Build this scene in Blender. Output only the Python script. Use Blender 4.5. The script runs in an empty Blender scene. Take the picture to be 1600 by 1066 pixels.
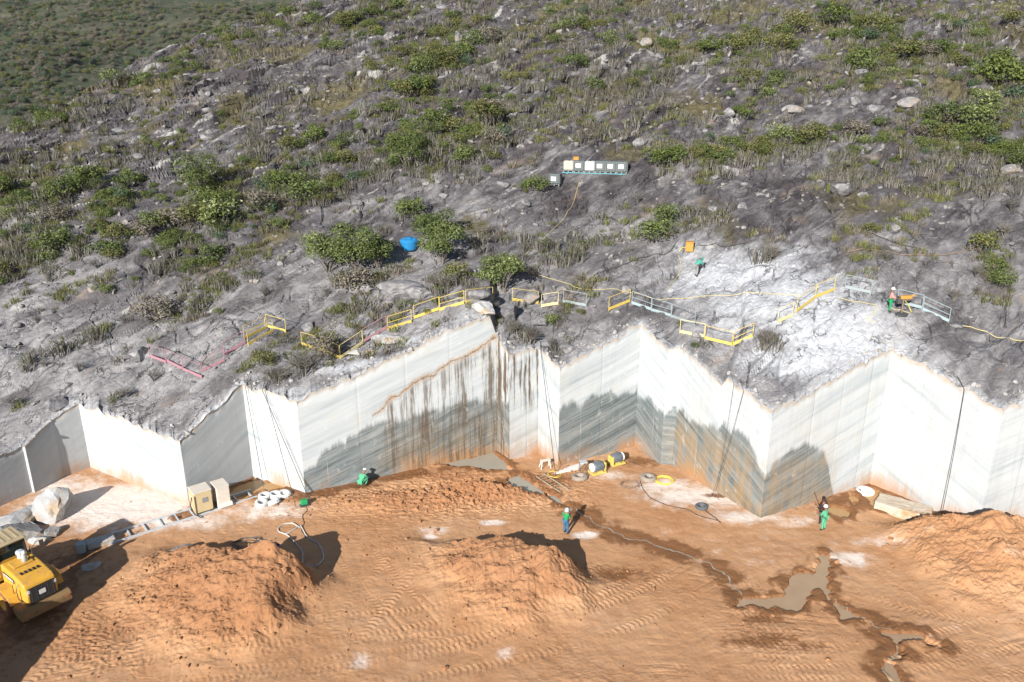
import bpy, bmesh, math, random
import numpy as np
from mathutils import Vector, Matrix
random.seed(7)
RNG = np.random.default_rng(11)
scene = bpy.context.scene
COL = scene.collection

# ---------------------------------------------------------------- camera, sky, sun, exposure
CAM_H = 28.0
PITCH = math.radians(19.0)
FPX = 1244.0                                   # focal length in photo pixels (1600 wide)
cam_d = bpy.data.cameras.new('camera'); cam = bpy.data.objects.new('camera', cam_d); COL.objects.link(cam)
cam.location = (0, 0, CAM_H); cam.rotation_euler = (math.pi/2 - PITCH, 0, 0)
cam_d.sensor_width = 36.0; cam_d.lens = FPX/1600*36.0; cam_d.clip_start = 0.5; cam_d.clip_end = 5000
scene.camera = cam

SUN_EL = math.radians(26.0)
SUN_H = Vector((0.40, 0.915)).normalized()     # the way the light travels over the ground
ldir = Vector((SUN_H.x*math.cos(SUN_EL), SUN_H.y*math.cos(SUN_EL), -math.sin(SUN_EL)))
world = bpy.data.worlds.new('World'); scene.world = world; world.use_nodes = True
wn = world.node_tree
sky = wn.nodes.new('ShaderNodeTexSky'); sky.sky_type = 'NISHITA'; sky.sun_disc = False
sky.sun_elevation = SUN_EL
sky.sun_rotation = math.atan2(-SUN_H.x, -SUN_H.y)
sky.altitude = 900; sky.air_density = 1.0; sky.dust_density = 0.6
wn.nodes['Background'].inputs['Strength'].default_value = 0.062
wn.links.new(sky.outputs[0], wn.nodes['Background'].inputs['Color'])
sun_d = bpy.data.lights.new('sun', 'SUN'); sun_d.energy = 5.0; sun_d.angle = math.radians(0.53)
sun_d.color = (1.0, 0.97, 0.93)
sun = bpy.data.objects.new('sun', sun_d); COL.objects.link(sun)
sun.rotation_euler = ldir.to_track_quat('-Z', 'Y').to_euler(); sun.location = (-30, -60, 60)
scene.view_settings.view_transform = 'Standard'; scene.view_settings.look = 'None'
scene.view_settings.exposure = 1.02; scene.view_settings.gamma = 1.0
scene.view_settings.use_curve_mapping = False
scene.cycles.max_bounces = 6; scene.cycles.diffuse_bounces = 3; scene.cycles.glossy_bounces = 3
scene.cycles.transparent_max_bounces = 8

# ---------------------------------------------------------------- numpy noise
def _hash(ix, iy, seed):
    h = (ix.astype(np.int64)*374761393 + iy.astype(np.int64)*668265263 + seed*1442695041) & 0xFFFFFFFF
    h = ((h ^ (h >> 13))*1274126177) & 0xFFFFFFFF
    h = ((h ^ (h >> 16))*2246822519) & 0xFFFFFFFF
    return ((h ^ (h >> 15)) & 0xFFFFFF)/float(0x1000000)
def noise(x, y, seed=0):
    x = np.asarray(x, float); y = np.asarray(y, float)
    ix = np.floor(x); iy = np.floor(y); fx = x-ix; fy = y-iy
    u = fx*fx*fx*(fx*(fx*6-15)+10); v = fy*fy*fy*(fy*(fy*6-15)+10)
    r = 0
    for dx in (0, 1):
        for dy in (0, 1):
            a = _hash(ix+dx, iy+dy, seed)*2*math.pi
            g = np.cos(a)*(fx-dx) + np.sin(a)*(fy-dy)
            r = r + g*(u if dx else 1-u)*(v if dy else 1-v)
    return r*1.5
def fbm(x, y, octv=4, seed=0, gain=0.5):
    r = 0; a = 1.0; f = 1.0
    for o in range(octv):
        r = r + a*noise(np.asarray(x)*f, np.asarray(y)*f, seed+o*17); a *= gain; f *= 2.03
    return r
def worley(x, y, seed=0):
    x = np.asarray(x, float); y = np.asarray(y, float)
    ix = np.floor(x); iy = np.floor(y)
    f1 = np.full(x.shape, 9.0); f2 = np.full(x.shape, 9.0); idv = np.zeros(x.shape)
    for dx in (-1, 0, 1):
        for dy in (-1, 0, 1):
            cx = ix+dx; cy = iy+dy
            px = cx+_hash(cx, cy, seed+5); py = cy+_hash(cx, cy, seed+9)
            d = np.hypot(x-px, y-py)
            closer = d < f1
            f2 = np.where(closer, f1, np.minimum(f2, d))
            idv = np.where(closer, _hash(cx, cy, seed+21), idv)
            f1 = np.where(closer, d, f1)
    return f1, f2, idv
def sstep(a, b, x):
    t = np.clip((np.asarray(x, float)-a)/(b-a), 0, 1); return t*t*(3-2*t)

# ---------------------------------------------------------------- pixels to rays
cP, sP = math.cos(PITCH), math.sin(PITCH)
def ray(px, py):
    u = (px-800)/FPX; v = (533-py)/FPX
    return np.array((u, cP+v*sP, -sP+v*cP))
def ground(px, py, z=0.0):
    d = ray(px, py); t = (z-CAM_H)/d[2]
    return (d[0]*t, d[1]*t)
def z_over(px, py, Y):                          # height of the ray where it is Y metres out
    d = ray(px, py); return CAM_H + d[2]/d[1]*Y
def project(x, y, z):
    dep = y*cP - (z-CAM_H)*sP; up = y*sP + (z-CAM_H)*cP
    return 800+FPX*x/dep, 533-FPX*up/dep

# ---------------------------------------------------------------- mesh helpers
def empty(name, loc=(0, 0, 0), rz=0.0):
    o = bpy.data.objects.new(name, None); COL.objects.link(o); o.empty_display_size = 0.2
    o.location = loc; o.rotation_euler = (0, 0, rz); return o
def tag(o, label=None, cat=None, group=None, kind=None):
    if label: o['label'] = label
    if cat: o['category'] = cat
    if group: o['group'] = group
    if kind: o['kind'] = kind
    return o
def link(me, name, mats, parent=None, loc=None, rot=None):
    o = bpy.data.objects.new(name, me); COL.objects.link(o)
    if mats is not None:
        for m in (mats if isinstance(mats, (list, tuple)) else [mats]):
            if not me.materials or m.name not in me.materials: me.materials.append(m)
    if parent: o.parent = parent
    if loc is not None: o.location = loc
    if rot is not None: o.rotation_euler = rot
    return o
class MB:
    """collects shapes, becomes one mesh object"""
    def __init__(s): s.v = []; s.f = []; s.mi = []; s.cur = 0
    def add(s, vs, fs):
        b = len(s.v); s.v += [tuple(q) for q in vs]
        s.f += [tuple(i+b for i in f) for f in fs]; s.mi += [s.cur]*len(fs); return s
    def box(s, c, size, rz=0.0, taper=1.0, bev=0.0, M=None):
        sx, sy, sz = size[0]/2, size[1]/2, size[2]/2
        if bev <= 0:
            vs = [(x*(taper if z > 0 else 1), y*(taper if z > 0 else 1), z) for z in (-sz, sz) for x, y in ((-sx, -sy), (sx, -sy), (sx, sy), (-sx, sy))]
            fs = [(0, 3, 2, 1), (4, 5, 6, 7), (0, 1, 5, 4), (1, 2, 6, 5), (2, 3, 7, 6), (3, 0, 4, 7)]
        else:
            b = min(bev, sx*.9, sy*.9, sz*.9); vs = []
            def ring(ex, ey, z):
                c8 = [(-ex+b, -ey), (ex-b, -ey), (ex, -ey+b), (ex, ey-b), (ex-b, ey), (-ex+b, ey), (-ex, ey-b), (-ex, -ey+b)]
                k = taper if z > 0 else 1
                return [(x*k, y*k, z) for x, y in c8]
            vs = ring(sx-b, sy-b, -sz)+ring(sx, sy, -sz+b)+ring(sx, sy, sz-b)+ring(sx-b, sy-b, sz)
            fs = [tuple(range(7, -1, -1)), tuple(range(24, 32))]
            for r in range(3):
                for i in range(8):
                    j = (i+1) % 8; fs.append((r*8+i, r*8+j, r*8+8+j, r*8+8+i))
        if M is None:
            ca, sa = math.cos(rz), math.sin(rz)
            vs = [(c[0]+x*ca-y*sa, c[1]+x*sa+y*ca, c[2]+z) for x, y, z in vs]
        else:
            vs = [tuple(M @ Vector(q)) for q in vs]
        return s.add(vs, fs)
    def bar(s, a, b, w, h=None):
        a = Vector(a); b = Vector(b); h = h or w; d = (b-a)
        q = d.to_track_quat('X', 'Z').to_matrix().to_4x4(); q.translation = (a+b)/2
        return s.box((0, 0, 0), (d.length, w, h), M=q)
    def tube(s, pts, r, n=6, cap=True):
        pts = [Vector(p) for p in pts]; rs = r if isinstance(r, (list, tuple)) else [r]*len(pts)
        vs = []; m = len(pts); nrm = None
        for i, p in enumerate(pts):
            t = (pts[min(i+1, m-1)]-pts[max(i-1, 0)])
            t = t.normalized() if t.length > 1e-9 else Vector((0, 0, 1))
            if nrm is None: nrm = t.orthogonal().normalized()
            nrm = (nrm - t*nrm.dot(t))
            nrm = nrm.normalized() if nrm.length > 1e-6 else t.orthogonal().normalized()
            bn = t.cross(nrm)
            for k in range(n):
                a = 2*math.pi*k/n; vs.append(p+(nrm*math.cos(a)+bn*math.sin(a))*rs[i])
        fs = [(i*n+k, i*n+(k+1) % n, (i+1)*n+(k+1) % n, (i+1)*n+k) for i in range(m-1) for k in range(n)]
        if cap: fs += [tuple(range(n-1, -1, -1)), tuple(range((m-1)*n, m*n))]
        return s.add(vs, fs)
    def lathe(s, prof, c=(0, 0, 0), n=20, M=None):
        vs = []; m = len(prof)
        for r, z in prof:
            for k in range(n):
                a = 2*math.pi*k/n; q = Vector((r*math.cos(a), r*math.sin(a), z))
                vs.append(tuple((M @ q) if M is not None else q+Vector(c)))
        fs = [(i*n+k, i*n+(k+1) % n, (i+1)*n+(k+1) % n, (i+1)*n+k) for i in range(m-1) for k in range(n)]
        return s.add(vs, fs)
    def prism(s, outline, y0, y1, M=None):      # outline in x,z ; extruded in y
        n = len(outline)
        vs = [(x, y0, z) for x, z in outline]+[(x, y1, z) for x, z in outline]
        if M is not None: vs = [tuple(M @ Vector(q)) for q in vs]
        fs = [tuple(range(n)), tuple(range(2*n-1, n-1, -1))]+[(i, i+n, (i+1) % n+n, (i+1) % n) for i in range(n)]
        return s.add(vs, fs)
    def mesh(s, name, smooth=False):
        me = bpy.data.meshes.new(name); me.from_pydata(s.v, [], s.f); me.update()
        bm = bmesh.new(); bm.from_mesh(me); bmesh.ops.recalc_face_normals(bm, faces=bm.faces); bm.to_mesh(me); bm.free()
        if any(s.mi): me.polygons.foreach_set('material_index', s.mi)
        if smooth: me.polygons.foreach_set('use_smooth', [True]*len(me.polygons))
        return me
    def build(s, name, mats, parent=None, loc=None, rot=None, smooth=False):
        return link(s.mesh(name, smooth), name, mats, parent, loc, rot)
def grid_mesh(name, P, smooth=True, attrs=None, keep=None):
    """P: rows x cols x 3"""
    R, C = P.shape[:2]
    idx = np.arange(R*C).reshape(R, C)
    q = np.stack([idx[:-1, :-1], idx[:-1, 1:], idx[1:, 1:], idx[1:, :-1]], -1).reshape(-1, 4)
    if keep is not None: q = q[keep.reshape(-1)]
    V = P.reshape(-1, 3)
    if keep is not None:
        used = np.unique(q); remap = np.full(R*C, -1); remap[used] = np.arange(len(used)); q = remap[q]; V = V[used]
    me = bpy.data.meshes.new(name)
    me.vertices.add(len(V)); me.vertices.foreach_set('co', V.astype(np.float32).ravel())
    me.loops.add(len(q)*4); me.loops.foreach_set('vertex_index', q.astype(np.int32).ravel())
    me.polygons.add(len(q)); me.polygons.foreach_set('loop_start', np.arange(0, len(q)*4, 4, dtype=np.int32))
    me.polygons.foreach_set('use_smooth', np.full(len(q), smooth))
    for k, a in (attrs or {}).items():
        a = np.asarray(a, np.float32).reshape(-1)
        if keep is not None: a = a[used]
        at = me.attributes.new(k, 'FLOAT', 'POINT'); at.data.foreach_set('value', a)
    me.update(calc_edges=True); me.validate(); return me

# ---------------------------------------------------------------- material helpers
class G:
    def __init__(s, name, rough=0.85, spec=0.25):
        s.m = bpy.data.materials.new(name); s.m.use_nodes = True; s.nt = s.m.node_tree
        s.b = s.nt.nodes['Principled BSDF']; s.b.inputs['Roughness'].default_value = rough
        s.b.inputs['Specular IOR Level'].default_value = spec
    def n(s, t): return s.nt.nodes.new(t)
    def set(s, sock, v):
        if hasattr(v, 'is_output'): s.nt.links.new(v, sock)
        elif v is not None:
            if isinstance(v, (tuple, list)) and sock.type == 'RGBA' and len(v) == 3: v = (*v, 1)
            sock.default_value = v
    def math(s, op, a, b=None, c=None, clamp=False):
        q = s.n('ShaderNodeMath'); q.operation = op; q.use_clamp = clamp
        for i, v in enumerate((a, b, c)): s.set(q.inputs[i], v)
        return q.outputs[0]
    def pos(s): return s.n('ShaderNodeTexCoord').outputs['Object']
    def xyz(s, v):
        q = s.n('ShaderNodeSeparateXYZ'); s.nt.links.new(v, q.inputs[0]); return q.outputs
    def comb(s, x, y, z):
        q = s.n('ShaderNodeCombineXYZ')
        for i, v in enumerate((x, y, z)): s.set(q.inputs[i], v)
        return q.outputs[0]
    def scale(s, v, k):
        q = s.n('ShaderNodeVectorMath'); q.operation = 'MULTIPLY'; s.set(q.inputs[0], v); q.inputs[1].default_value = k; return q.outputs[0]
    def noise(s, v, sc, det=4, rough=0.55, dist=0.0):
        q = s.n('ShaderNodeTexNoise'); s.set(q.inputs['Vector'], v); q.inputs['Scale'].default_value = sc
        q.inputs['Detail'].default_value = det; q.inputs['Roughness'].default_value = rough; q.inputs['Distortion'].default_value = dist
        return q.outputs['Fac']
    def voro(s, v, sc, feat='DISTANCE_TO_EDGE', out='Distance'):
        q = s.n('ShaderNodeTexVoronoi'); q.feature = feat; s.set(q.inputs['Vector'], v); q.inputs['Scale'].default_value = sc; return q.outputs[out]
    def ramp(s, f, stops, interp='LINEAR'):
        q = s.n('ShaderNodeValToRGB'); q.color_ramp.interpolation = interp; s.set(q.inputs[0], f); e = q.color_ramp.elements
        while len(e) < len(stops): e.new(0.5)
        for k, (p, c) in enumerate(stops):
            e[k].position = p; e[k].color = (*c, 1) if isinstance(c, tuple) else (c, c, c, 1)
        return q.outputs[0]
    def rng(s, f, a, b, c=0.0, d=1.0, smooth=True):
        q = s.n('ShaderNodeMapRange'); q.interpolation_type = 'SMOOTHSTEP' if smooth else 'LINEAR'
        s.set(q.inputs[0], f); q.inputs[1].default_value = a; q.inputs[2].default_value = b; q.inputs[3].default_value = c; q.inputs[4].default_value = d
        return q.outputs[0]
    def mix(s, f, a, b, mode='MIX'):
        q = s.n('ShaderNodeMix'); q.data_type = 'RGBA'; q.blend_type = mode
        s.set(q.inputs[0], f); s.set(q.inputs[6], a); s.set(q.inputs[7], b); return q.outputs[2]
    def attr(s, name):
        q = s.n('ShaderNodeAttribute'); q.attribute_name = name; return q.outputs['Fac']
    def attrc(s, name):
        q = s.n('ShaderNodeAttribute'); q.attribute_name = name; return q.outputs['Color']
    def rand(s): return s.n('ShaderNodeObjectInfo').outputs['Random']
    def color(s, c): s.set(s.b.inputs['Base Color'], c)
    def rough(s, c): s.set(s.b.inputs['Roughness'], c)
    def bump(s, h, strength=0.5, dist=0.05):
        q = s.n('ShaderNodeBump'); q.inputs['Strength'].default_value = strength; q.inputs['Distance'].default_value = dist
        s.nt.links.new(h, q.inputs['Height']); s.nt.links.new(q.outputs[0], s.b.inputs['Normal'])
def plain(name, c, rough=0.6, metal=0.0, var=0.25, sc=3.0, dirt=None, spec=0.3):
    """painted or bare surface with uneven tone and a little dirt"""
    g = G(name, rough, spec); g.b.inputs['Metallic'].default_value = metal
    p = g.pos(); f = g.noise(p, sc, 5, 0.6)
    d = tuple(x*(1-var) for x in c); col = g.mix(f, d, tuple(min(1, x*(1+var*.6)) for x in c))
    if dirt:
        col = g.mix(g.math('MULTIPLY', g.rng(g.noise(p, sc*1.7, 6, 0.65), 0.48, 0.7), dirt[1]), col, dirt[0])
    g.color(col); g.rough(g.rng(f, 0, 1, rough*.8, min(1, rough*1.2), False)); return g.m

def make_hill_mat():
    g = G('weathered_rock', 0.9, 0.2); p = g.pos(); X = g.xyz(p)
    a = g.math('ADD', g.math('MULTIPLY', X[0], .67), g.math('MULTIPLY', X[1], .74))
    b = g.math('ADD', g.math('MULTIPLY', X[0], -.74), g.math('MULTIPLY', X[1], .67))
    strat = g.comb(g.math('MULTIPLY', a, .16), b, g.math('MULTIPLY', X[2], 1.2))
    n1 = g.noise(p, .22, 5, .6); n2 = g.noise(strat, 1.1, 7, .66); n3 = g.noise(p, 3.0, 5, .62)
    pale = g.attr('pale'); soil = g.attr('soil'); dust = g.attr('dust')
    t = g.math('ADD', g.math('MULTIPLY', n2, .7), g.math('MULTIPLY', n1, .3))
    rock = g.ramp(t, [(0.33, (.019, .016, .0175)), (0.44, (.043, .038, .040)), (0.53, (.079, .072, .074)), (0.62, (.140, .133, .132)), (0.75, (.30, .29, .275))])
    palec = g.ramp(g.math('ADD', g.math('MULTIPLY', n2, .6), g.math('MULTIPLY', n3, .4)), [(0.28, (.066, .061, .063)), (0.43, (.140, .133, .134)), (0.56, (.208, .199, .198)), (0.74, (.35, .335, .318))])
    col = g.mix(pale, rock, palec)
    n4 = g.noise(strat, .30, 4, .6, .3)
    col = g.mix(g.rng(n4, .50, .62, 0, .6), col, g.mix(n3, (.034, .027, .027), (.060, .050, .050)))
    col = g.mix(g.rng(n4, .32, .44, .45, 0), col, g.mix(n2, (.16, .15, .148), (.27, .255, .245)))
    # dark lichen film and tan weathering
    lich = g.rng(g.noise(p, .9, 6, .7), .52, .68)
    col = g.mix(g.math('MULTIPLY', lich, .45), col, (.055, .048, .052))
    tan = g.rng(g.noise(strat, .45, 5, .6), .60, .74)
    col = g.mix(g.math('MULTIPLY', tan, .55), col, (.22, .165, .12))
    # white bare stone where the skin has spalled off
    sp = g.rng(g.noise(strat, .75, 8, .75, .6), .60, .67)
    col = g.mix(g.math('MULTIPLY', sp, .8), col, (.34, .325, .30))
    lipm = g.rng(g.math('ADD', g.attr('lip'), g.math('MULTIPLY', g.math('SUBTRACT', g.noise(strat, 1.5, 6, .7), .5), 1.6)), .5, .9)
    col = g.mix(g.math('MULTIPLY', lipm, .8), col, g.mix(n3, (.22, .205, .19), (.40, .385, .36)))
    so = g.rng(g.math('ADD', soil, g.math('MULTIPLY', g.math('SUBTRACT', n3, .5), .9)), .35, .75)
    soilc = g.ramp(g.noise(p, 1.6, 6, .65), [(.3, (.035, .034, .016)), (.5, (.075, .064, .034)), (.7, (.13, .105, .06))])
    col = g.mix(so, col, soilc)
    du = g.rng(g.math('ADD', dust, g.math('MULTIPLY', g.math('SUBTRACT', g.noise(strat, 1.3, 7, .7), .5), 1.2)), .22, 1.05)
    col = g.mix(g.math('MULTIPLY', du, .9), col, g.ramp(n3, [(.3, (.28, .285, .295)), (.6, (.42, .425, .435))]))
    wob = g.math('MULTIPLY', g.noise(p, .8, 4, .6), 1.6)
    jv = g.voro(g.comb(g.math('ADD', g.math('MULTIPLY', a, .28), wob), g.math('ADD', g.math('MULTIPLY', b, .62), wob), 0.0), 1.0)
    jm = g.math('MULTIPLY', g.rng(jv, .008, .035, 1, 0), g.rng(g.noise(p, .5, 3, .5), .46, .62))
    col = g.mix(g.math('MULTIPLY', jm, .6), col, (.018, .015, .015))
    g.color(col)
    cr = g.math('MINIMUM', g.voro(g.comb(g.math('MULTIPLY', a, .45), b, X[2]), 1.4), .08)
    h = g.math('ADD', g.math('MULTIPLY', g.noise(strat, 3.0, 8, .70), .13), g.math('ADD', g.math('MULTIPLY', g.noise(p, 6, 6, .65), .02), g.math('ADD', g.math('MULTIPLY', cr, .5), g.math('MULTIPLY', jm, -.12))))
    g.bump(h, .9, .8); return g.m
def make_face_mat():
    g = G('sawn_marble', 0.75, 0.25); p = g.pos(); X = g.xyz(p)
    L = g.math('ADD', g.math('SUBTRACT', X[2], g.math('MULTIPLY', X[1], .62)), g.math('MULTIPLY', X[0], -.05))
    wv = g.math('MULTIPLY', g.math('SUBTRACT', g.noise(p, .35, 3, .5), .5), .3)
    L = g.math('ADD', L, wv)
    lay = g.comb(L, g.math('MULTIPLY', X[0], .05), g.math('MULTIPLY', X[1], .05))
    v1 = g.noise(lay, 1.5, 8, .68); v2 = g.noise(lay, 5.5, 5, .6); v3 = g.noise(p, .5, 4, .55)
    u = g.attr('u'); vz = g.attr('h'); wet = g.attr('wet'); rust = g.attr('rust'); drip = g.attr('drip'); grey = g.attr('grey'); top = g.attr('top'); crack = g.attr('crack')
    dry = g.ramp(v1, [(.27, (.205, .238, .252)), (.40, (.300, .328, .338)), (.53, (.375, .394, .396)), (.72, (.415, .422, .415))])
    dry = g.mix(g.math('MULTIPLY', g.rng(v3, .52, .75), .3), dry, (.40, .37, .30))
    dry = g.mix(g.math('MULTIPLY', g.rng(v2, .6, .75), .3), dry, (.29, .315, .325))
    dry = g.mix(g.math('MULTIPLY', grey, .55), dry, (.305, .31, .312))
    wetc = g.ramp(g.math('ADD', g.math('MULTIPLY', v1, .6), g.math('MULTIPLY', v2, .4)), [(.34, (.044, .060, .063)), (.43, (.092, .112, .114)), (.51, (.148, .166, .166)), (.60, (.20, .213, .207)), (.70, (.31, .318, .305))])
    fl = g.rng(g.noise(lay, 15, 4, .7), .56, .70)
    wetc = g.mix(g.math('MULTIPLY', fl, .55), wetc, (.30, .315, .31))
    dk = g.rng(g.noise(lay, 8, 4, .6), .56, .68)
    wetc = g.mix(g.math('MULTIPLY', dk, .6), wetc, (.045, .060, .064))
    # jagged upper limit of the damp stone: capillary fingers
    fing = g.noise(g.comb(g.math('MULTIPLY', u, 4.2), g.math('MULTIPLY', vz, .5), 1.7), 1.0, 6, .7)
    lobes = g.noise(g.comb(g.math('MULTIPLY', u, .7), g.math('MULTIPLY', vz, .15), 6.1), 1.0, 3, .5)
    wl = g.math('ADD', wet, g.math('ADD', g.math('MULTIPLY', g.math('SUBTRACT', fing, .5), 1.15), g.math('MULTIPLY', g.math('SUBTRACT', lobes, .5), 2.2)))
    wm = g.math('MULTIPLY', g.rng(wl, -.32, .22, 1, 0), g.rng(g.noise(p, .8, 4, .6), .2, .45, .8, 1))
    col = g.mix(wm, dry, wetc)
    # rust at the foot and run-off streaks
    st = g.noise(g.comb(g.math('MULTIPLY', u, 2.2), g.math('MULTIPLY', vz, .12), 3.3), 1.0, 6, .72)
    blot = g.noise(p, .9, 5, .6)
    rm = g.math('MULTIPLY', g.rng(g.math('ADD', g.math('MULTIPLY', st, .6), g.math('MULTIPLY', blot, .4)), .37, .57), rust)
    col = g.mix(g.math('MULTIPLY', rm, .8), col, g.mix(v2, (.22, .12, .045), (.33, .235, .12)))
    foot = g.math('MULTIPLY', g.rng(g.math('ADD', vz, g.math('MULTIPLY', g.math('SUBTRACT', fing, .5), 2.2)), .1, 1.5, 1, 0), g.rng(g.noise(p, .25, 3, .5), .40, .62))
    col = g.mix(g.math('MULTIPLY', foot, .75), col, (.33, .165, .065))
    s2 = g.math('ADD', g.math('MULTIPLY', g.noise(g.comb(g.math('MULTIPLY', u, 3.6), g.math('MULTIPLY', vz, .14), 8.3), 1.0, 5, .78), .7), g.math('MULTIPLY', g.noise(g.comb(g.math('MULTIPLY', u, .9), g.math('MULTIPLY', vz, .35), 5.3), 1.0, 4, .6), .32))
    dm = g.math('MULTIPLY', g.rng(s2, .47, .62), drip)
    col = g.mix(g.math('MULTIPLY', dm, .95), col, g.mix(v2, (.045, .034, .026), (.13, .092, .060)))
    wd = g.math('MULTIPLY', g.rng(g.noise(g.comb(g.math('MULTIPLY', u, 6.0), g.math('MULTIPLY', vz, .06), 2.3), 1.0, 4, .7), .66, .72), wm)
    col = g.mix(g.math('MULTIPLY', wd, .7), col, (.43, .42, .40))
    tm = g.rng(g.math('ADD', top, g.math('MULTIPLY', g.math('SUBTRACT', g.noise(p, 1.6, 6, .7), .5), 1.2)), .0, .45, 1, 0)
    col = g.mix(g.math('MULTIPLY', tm, .7), col, g.mix(g.noise(p, 3, 4, .6), (.22, .15, .09), (.42, .36, .29)))
    ck = g.math('ABSOLUTE', g.math('ADD', crack, g.math('MULTIPLY', g.math('SUBTRACT', g.noise(p, 1.1, 6, .68), .5), 1.1)))
    col = g.mix(g.math('MULTIPLY', g.rng(ck, .0, .42, 1, 0), g.rng(g.noise(p, 2.5, 5, .65), .3, .6, .3, .9)), col, (.30, .20, .115))
    col = g.mix(g.rng(ck, .015, .05, .9, 0), col, (.09, .055, .03))
    sc = g.math('MULTIPLY', g.rng(g.noise(g.comb(g.math('MULTIPLY', u, 1.3), g.math('MULTIPLY', vz, .7), 4.4), 1.5, 6, .65), .60, .70), .3)
    col = g.mix(sc, col, (.47, .465, .45))
    g.color(col); g.rough(g.rng(wm, 0, 1, .8, .42))
    saw = g.noise(g.comb(g.math('MULTIPLY', u, .5), g.math('MULTIPLY', vz, 9.0), 0.3), 1.0, 3, .6)
    g.bump(g.math('ADD', g.math('MULTIPLY', saw, .012), g.math('MULTIPLY', g.noise(p, 7, 5, .6), .02)), .6, .6); return g.m
def make_floor_mat():
    g = G('red_dirt', 0.92, 0.15); p = g.pos()
    n1 = g.noise(p, .16, 5, .6); n2 = g.noise(p, 1.1, 6, .65); n3 = g.noise(p, 7, 5, .65)
    wet = g.attr('wet'); dust = g.attr('dust'); dark = g.attr('dark')
    t = g.math('ADD', g.math('MULTIPLY', n1, .55), g.math('ADD', g.math('MULTIPLY', n2, .3), g.math('MULTIPLY', n3, .15)))
    col = g.ramp(t, [(.30, (.285, .132, .058)), (.45, (.350, .184, .090)), (.58, (.40, .228, .122)), (.74, (.46, .295, .185))])
    dm = g.rng(g.math('ADD', dark, g.math('MULTIPLY', g.math('SUBTRACT', n2, .5), 1.0)), .3, .9)
    col = g.mix(g.math('MULTIPLY', dm, .8), col, g.mix(n3, (.180, .076, .032), (.28, .135, .064)))
    du = g.rng(g.math('ADD', dust, g.math('MULTIPLY', g.math('SUBTRACT', g.noise(p, .9, 7, .72), .5), 1.5)), .25, .95)
    col = g.mix(g.math('MULTIPLY', du, .85), col, g.mix(n3, (.56, .47, .40), (.70, .65, .60)))
    wm = g.rng(g.math('ADD', wet, g.math('MULTIPLY', g.math('SUBTRACT', g.noise(p, 1.6, 7, .72), .5), 1.5)), .22, .62)
    col = g.mix(g.math('MULTIPLY', wm, .92), col, g.mix(n2, (.125, .052, .020), (.19, .088, .036)))
    speck = g.rng(g.noise(p, 14, 3, .7), .66, .74)
    col = g.mix(g.math('MULTIPLY', speck, .35), col, (.60, .46, .35))
    g.color(col); g.rough(g.rng(wm, 0, 1, .95, .6))
    cl = g.voro(p, 5.0, 'F1')
    h = g.math('ADD', g.math('MULTIPLY', g.noise(p, 9, 6, .7), .05), g.math('ADD', g.math('MULTIPLY', g.noise(p, 2.2, 6, .65), .10), g.math('MULTIPLY', cl, -.02)))
    g.bump(h, .6, .6); return g.m
def make_rock_mat(name, lo, mid, hi, stain=None):
    g = G(name, .88, .2); p = g.pos()
    n = g.noise(p, 1.4, 7, .65, .4); r = g.rand()
    col = g.ramp(n, [(.3, lo), (.5, mid), (.7, hi)])
    col = g.mix(g.math('MULTIPLY', r, .35), col, mid)
    if stain: col = g.mix(g.rng(g.noise(p, .8, 5, .6), .5, .68), col, stain)
    g.color(col); g.bump(g.math('ADD', g.noise(p, 5, 7, .7), g.math('MULTIPLY', g.noise(p, 1.5, 4), 1.2)), .7, .12); return g.m
def make_leaf_mat(name, lo, hi, tip=None, tr=0.12):
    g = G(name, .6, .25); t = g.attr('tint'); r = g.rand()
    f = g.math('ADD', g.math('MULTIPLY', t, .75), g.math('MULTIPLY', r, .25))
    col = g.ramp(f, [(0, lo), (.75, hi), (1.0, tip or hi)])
    g.color(col)
    g.b.inputs['Subsurface Weight'].default_value = 0.0
    tb = g.n('ShaderNodeBsdfTranslucent'); g.set(tb.inputs[0], col)
    ms = g.n('ShaderNodeMixShader'); ms.inputs[0].default_value = tr
    g.nt.links.new(g.b.outputs[0], ms.inputs[1]); g.nt.links.new(tb.outputs[0], ms.inputs[2])
    g.nt.links.new(ms.outputs[0], g.nt.nodes['Material Output'].inputs['Surface']); return g.m
def make_water_mat(name, c1, c2, rough=.08):
    g = G(name, rough, .5); p = g.pos(); n = g.noise(p, .8, 5, .6)
    g.color(g.mix(n, c1, c2)); g.bump(g.noise(p, 3, 3, .5), .05, .05); return g.m

M = {}
M['hill'] = make_hill_mat(); M['face'] = make_face_mat(); M['floor'] = make_floor_mat()
M['rock'] = make_rock_mat('grey_rock', (.07, .066, .068), (.17, .162, .162), (.33, .32, .31))
M['palerock'] = make_rock_mat('pale_rock', (.11, .10, .10), (.21, .20, .19), (.36, .345, .325), (.24, .18, .13))
M['whiterock'] = make_rock_mat('white_marble_rock', (.22, .215, .21), (.34, .335, .325), (.44, .435, .425), (.33, .24, .15))
M['clod'] = make_rock_mat('dirt_clod', (.20, .085, .035), (.34, .165, .075), (.46, .28, .17))
M['greywater'] = make_water_mat('silt_water', (.235, .21, .165), (.30, .27, .215), .25)
M['tanwater'] = make_water_mat('tan_water', (.25, .16, .09), (.33, .23, .14), .3)
M['orangewater'] = make_water_mat('orange_water', (.30, .165, .055), (.37, .22, .09), .25)
M['leaf_green'] = make_leaf_mat('leaf_green', (.038, .056, .011), (.105, .132, .028), (.165, .18, .048))
M['leaf_dark'] = make_leaf_mat('leaf_dark', (.022, .036, .011), (.072, .098, .028), (.11, .13, .045))
M['leaf_olive'] = make_leaf_mat('leaf_olive', (.055, .056, .017), (.130, .122, .040), (.19, .17, .068))
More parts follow.
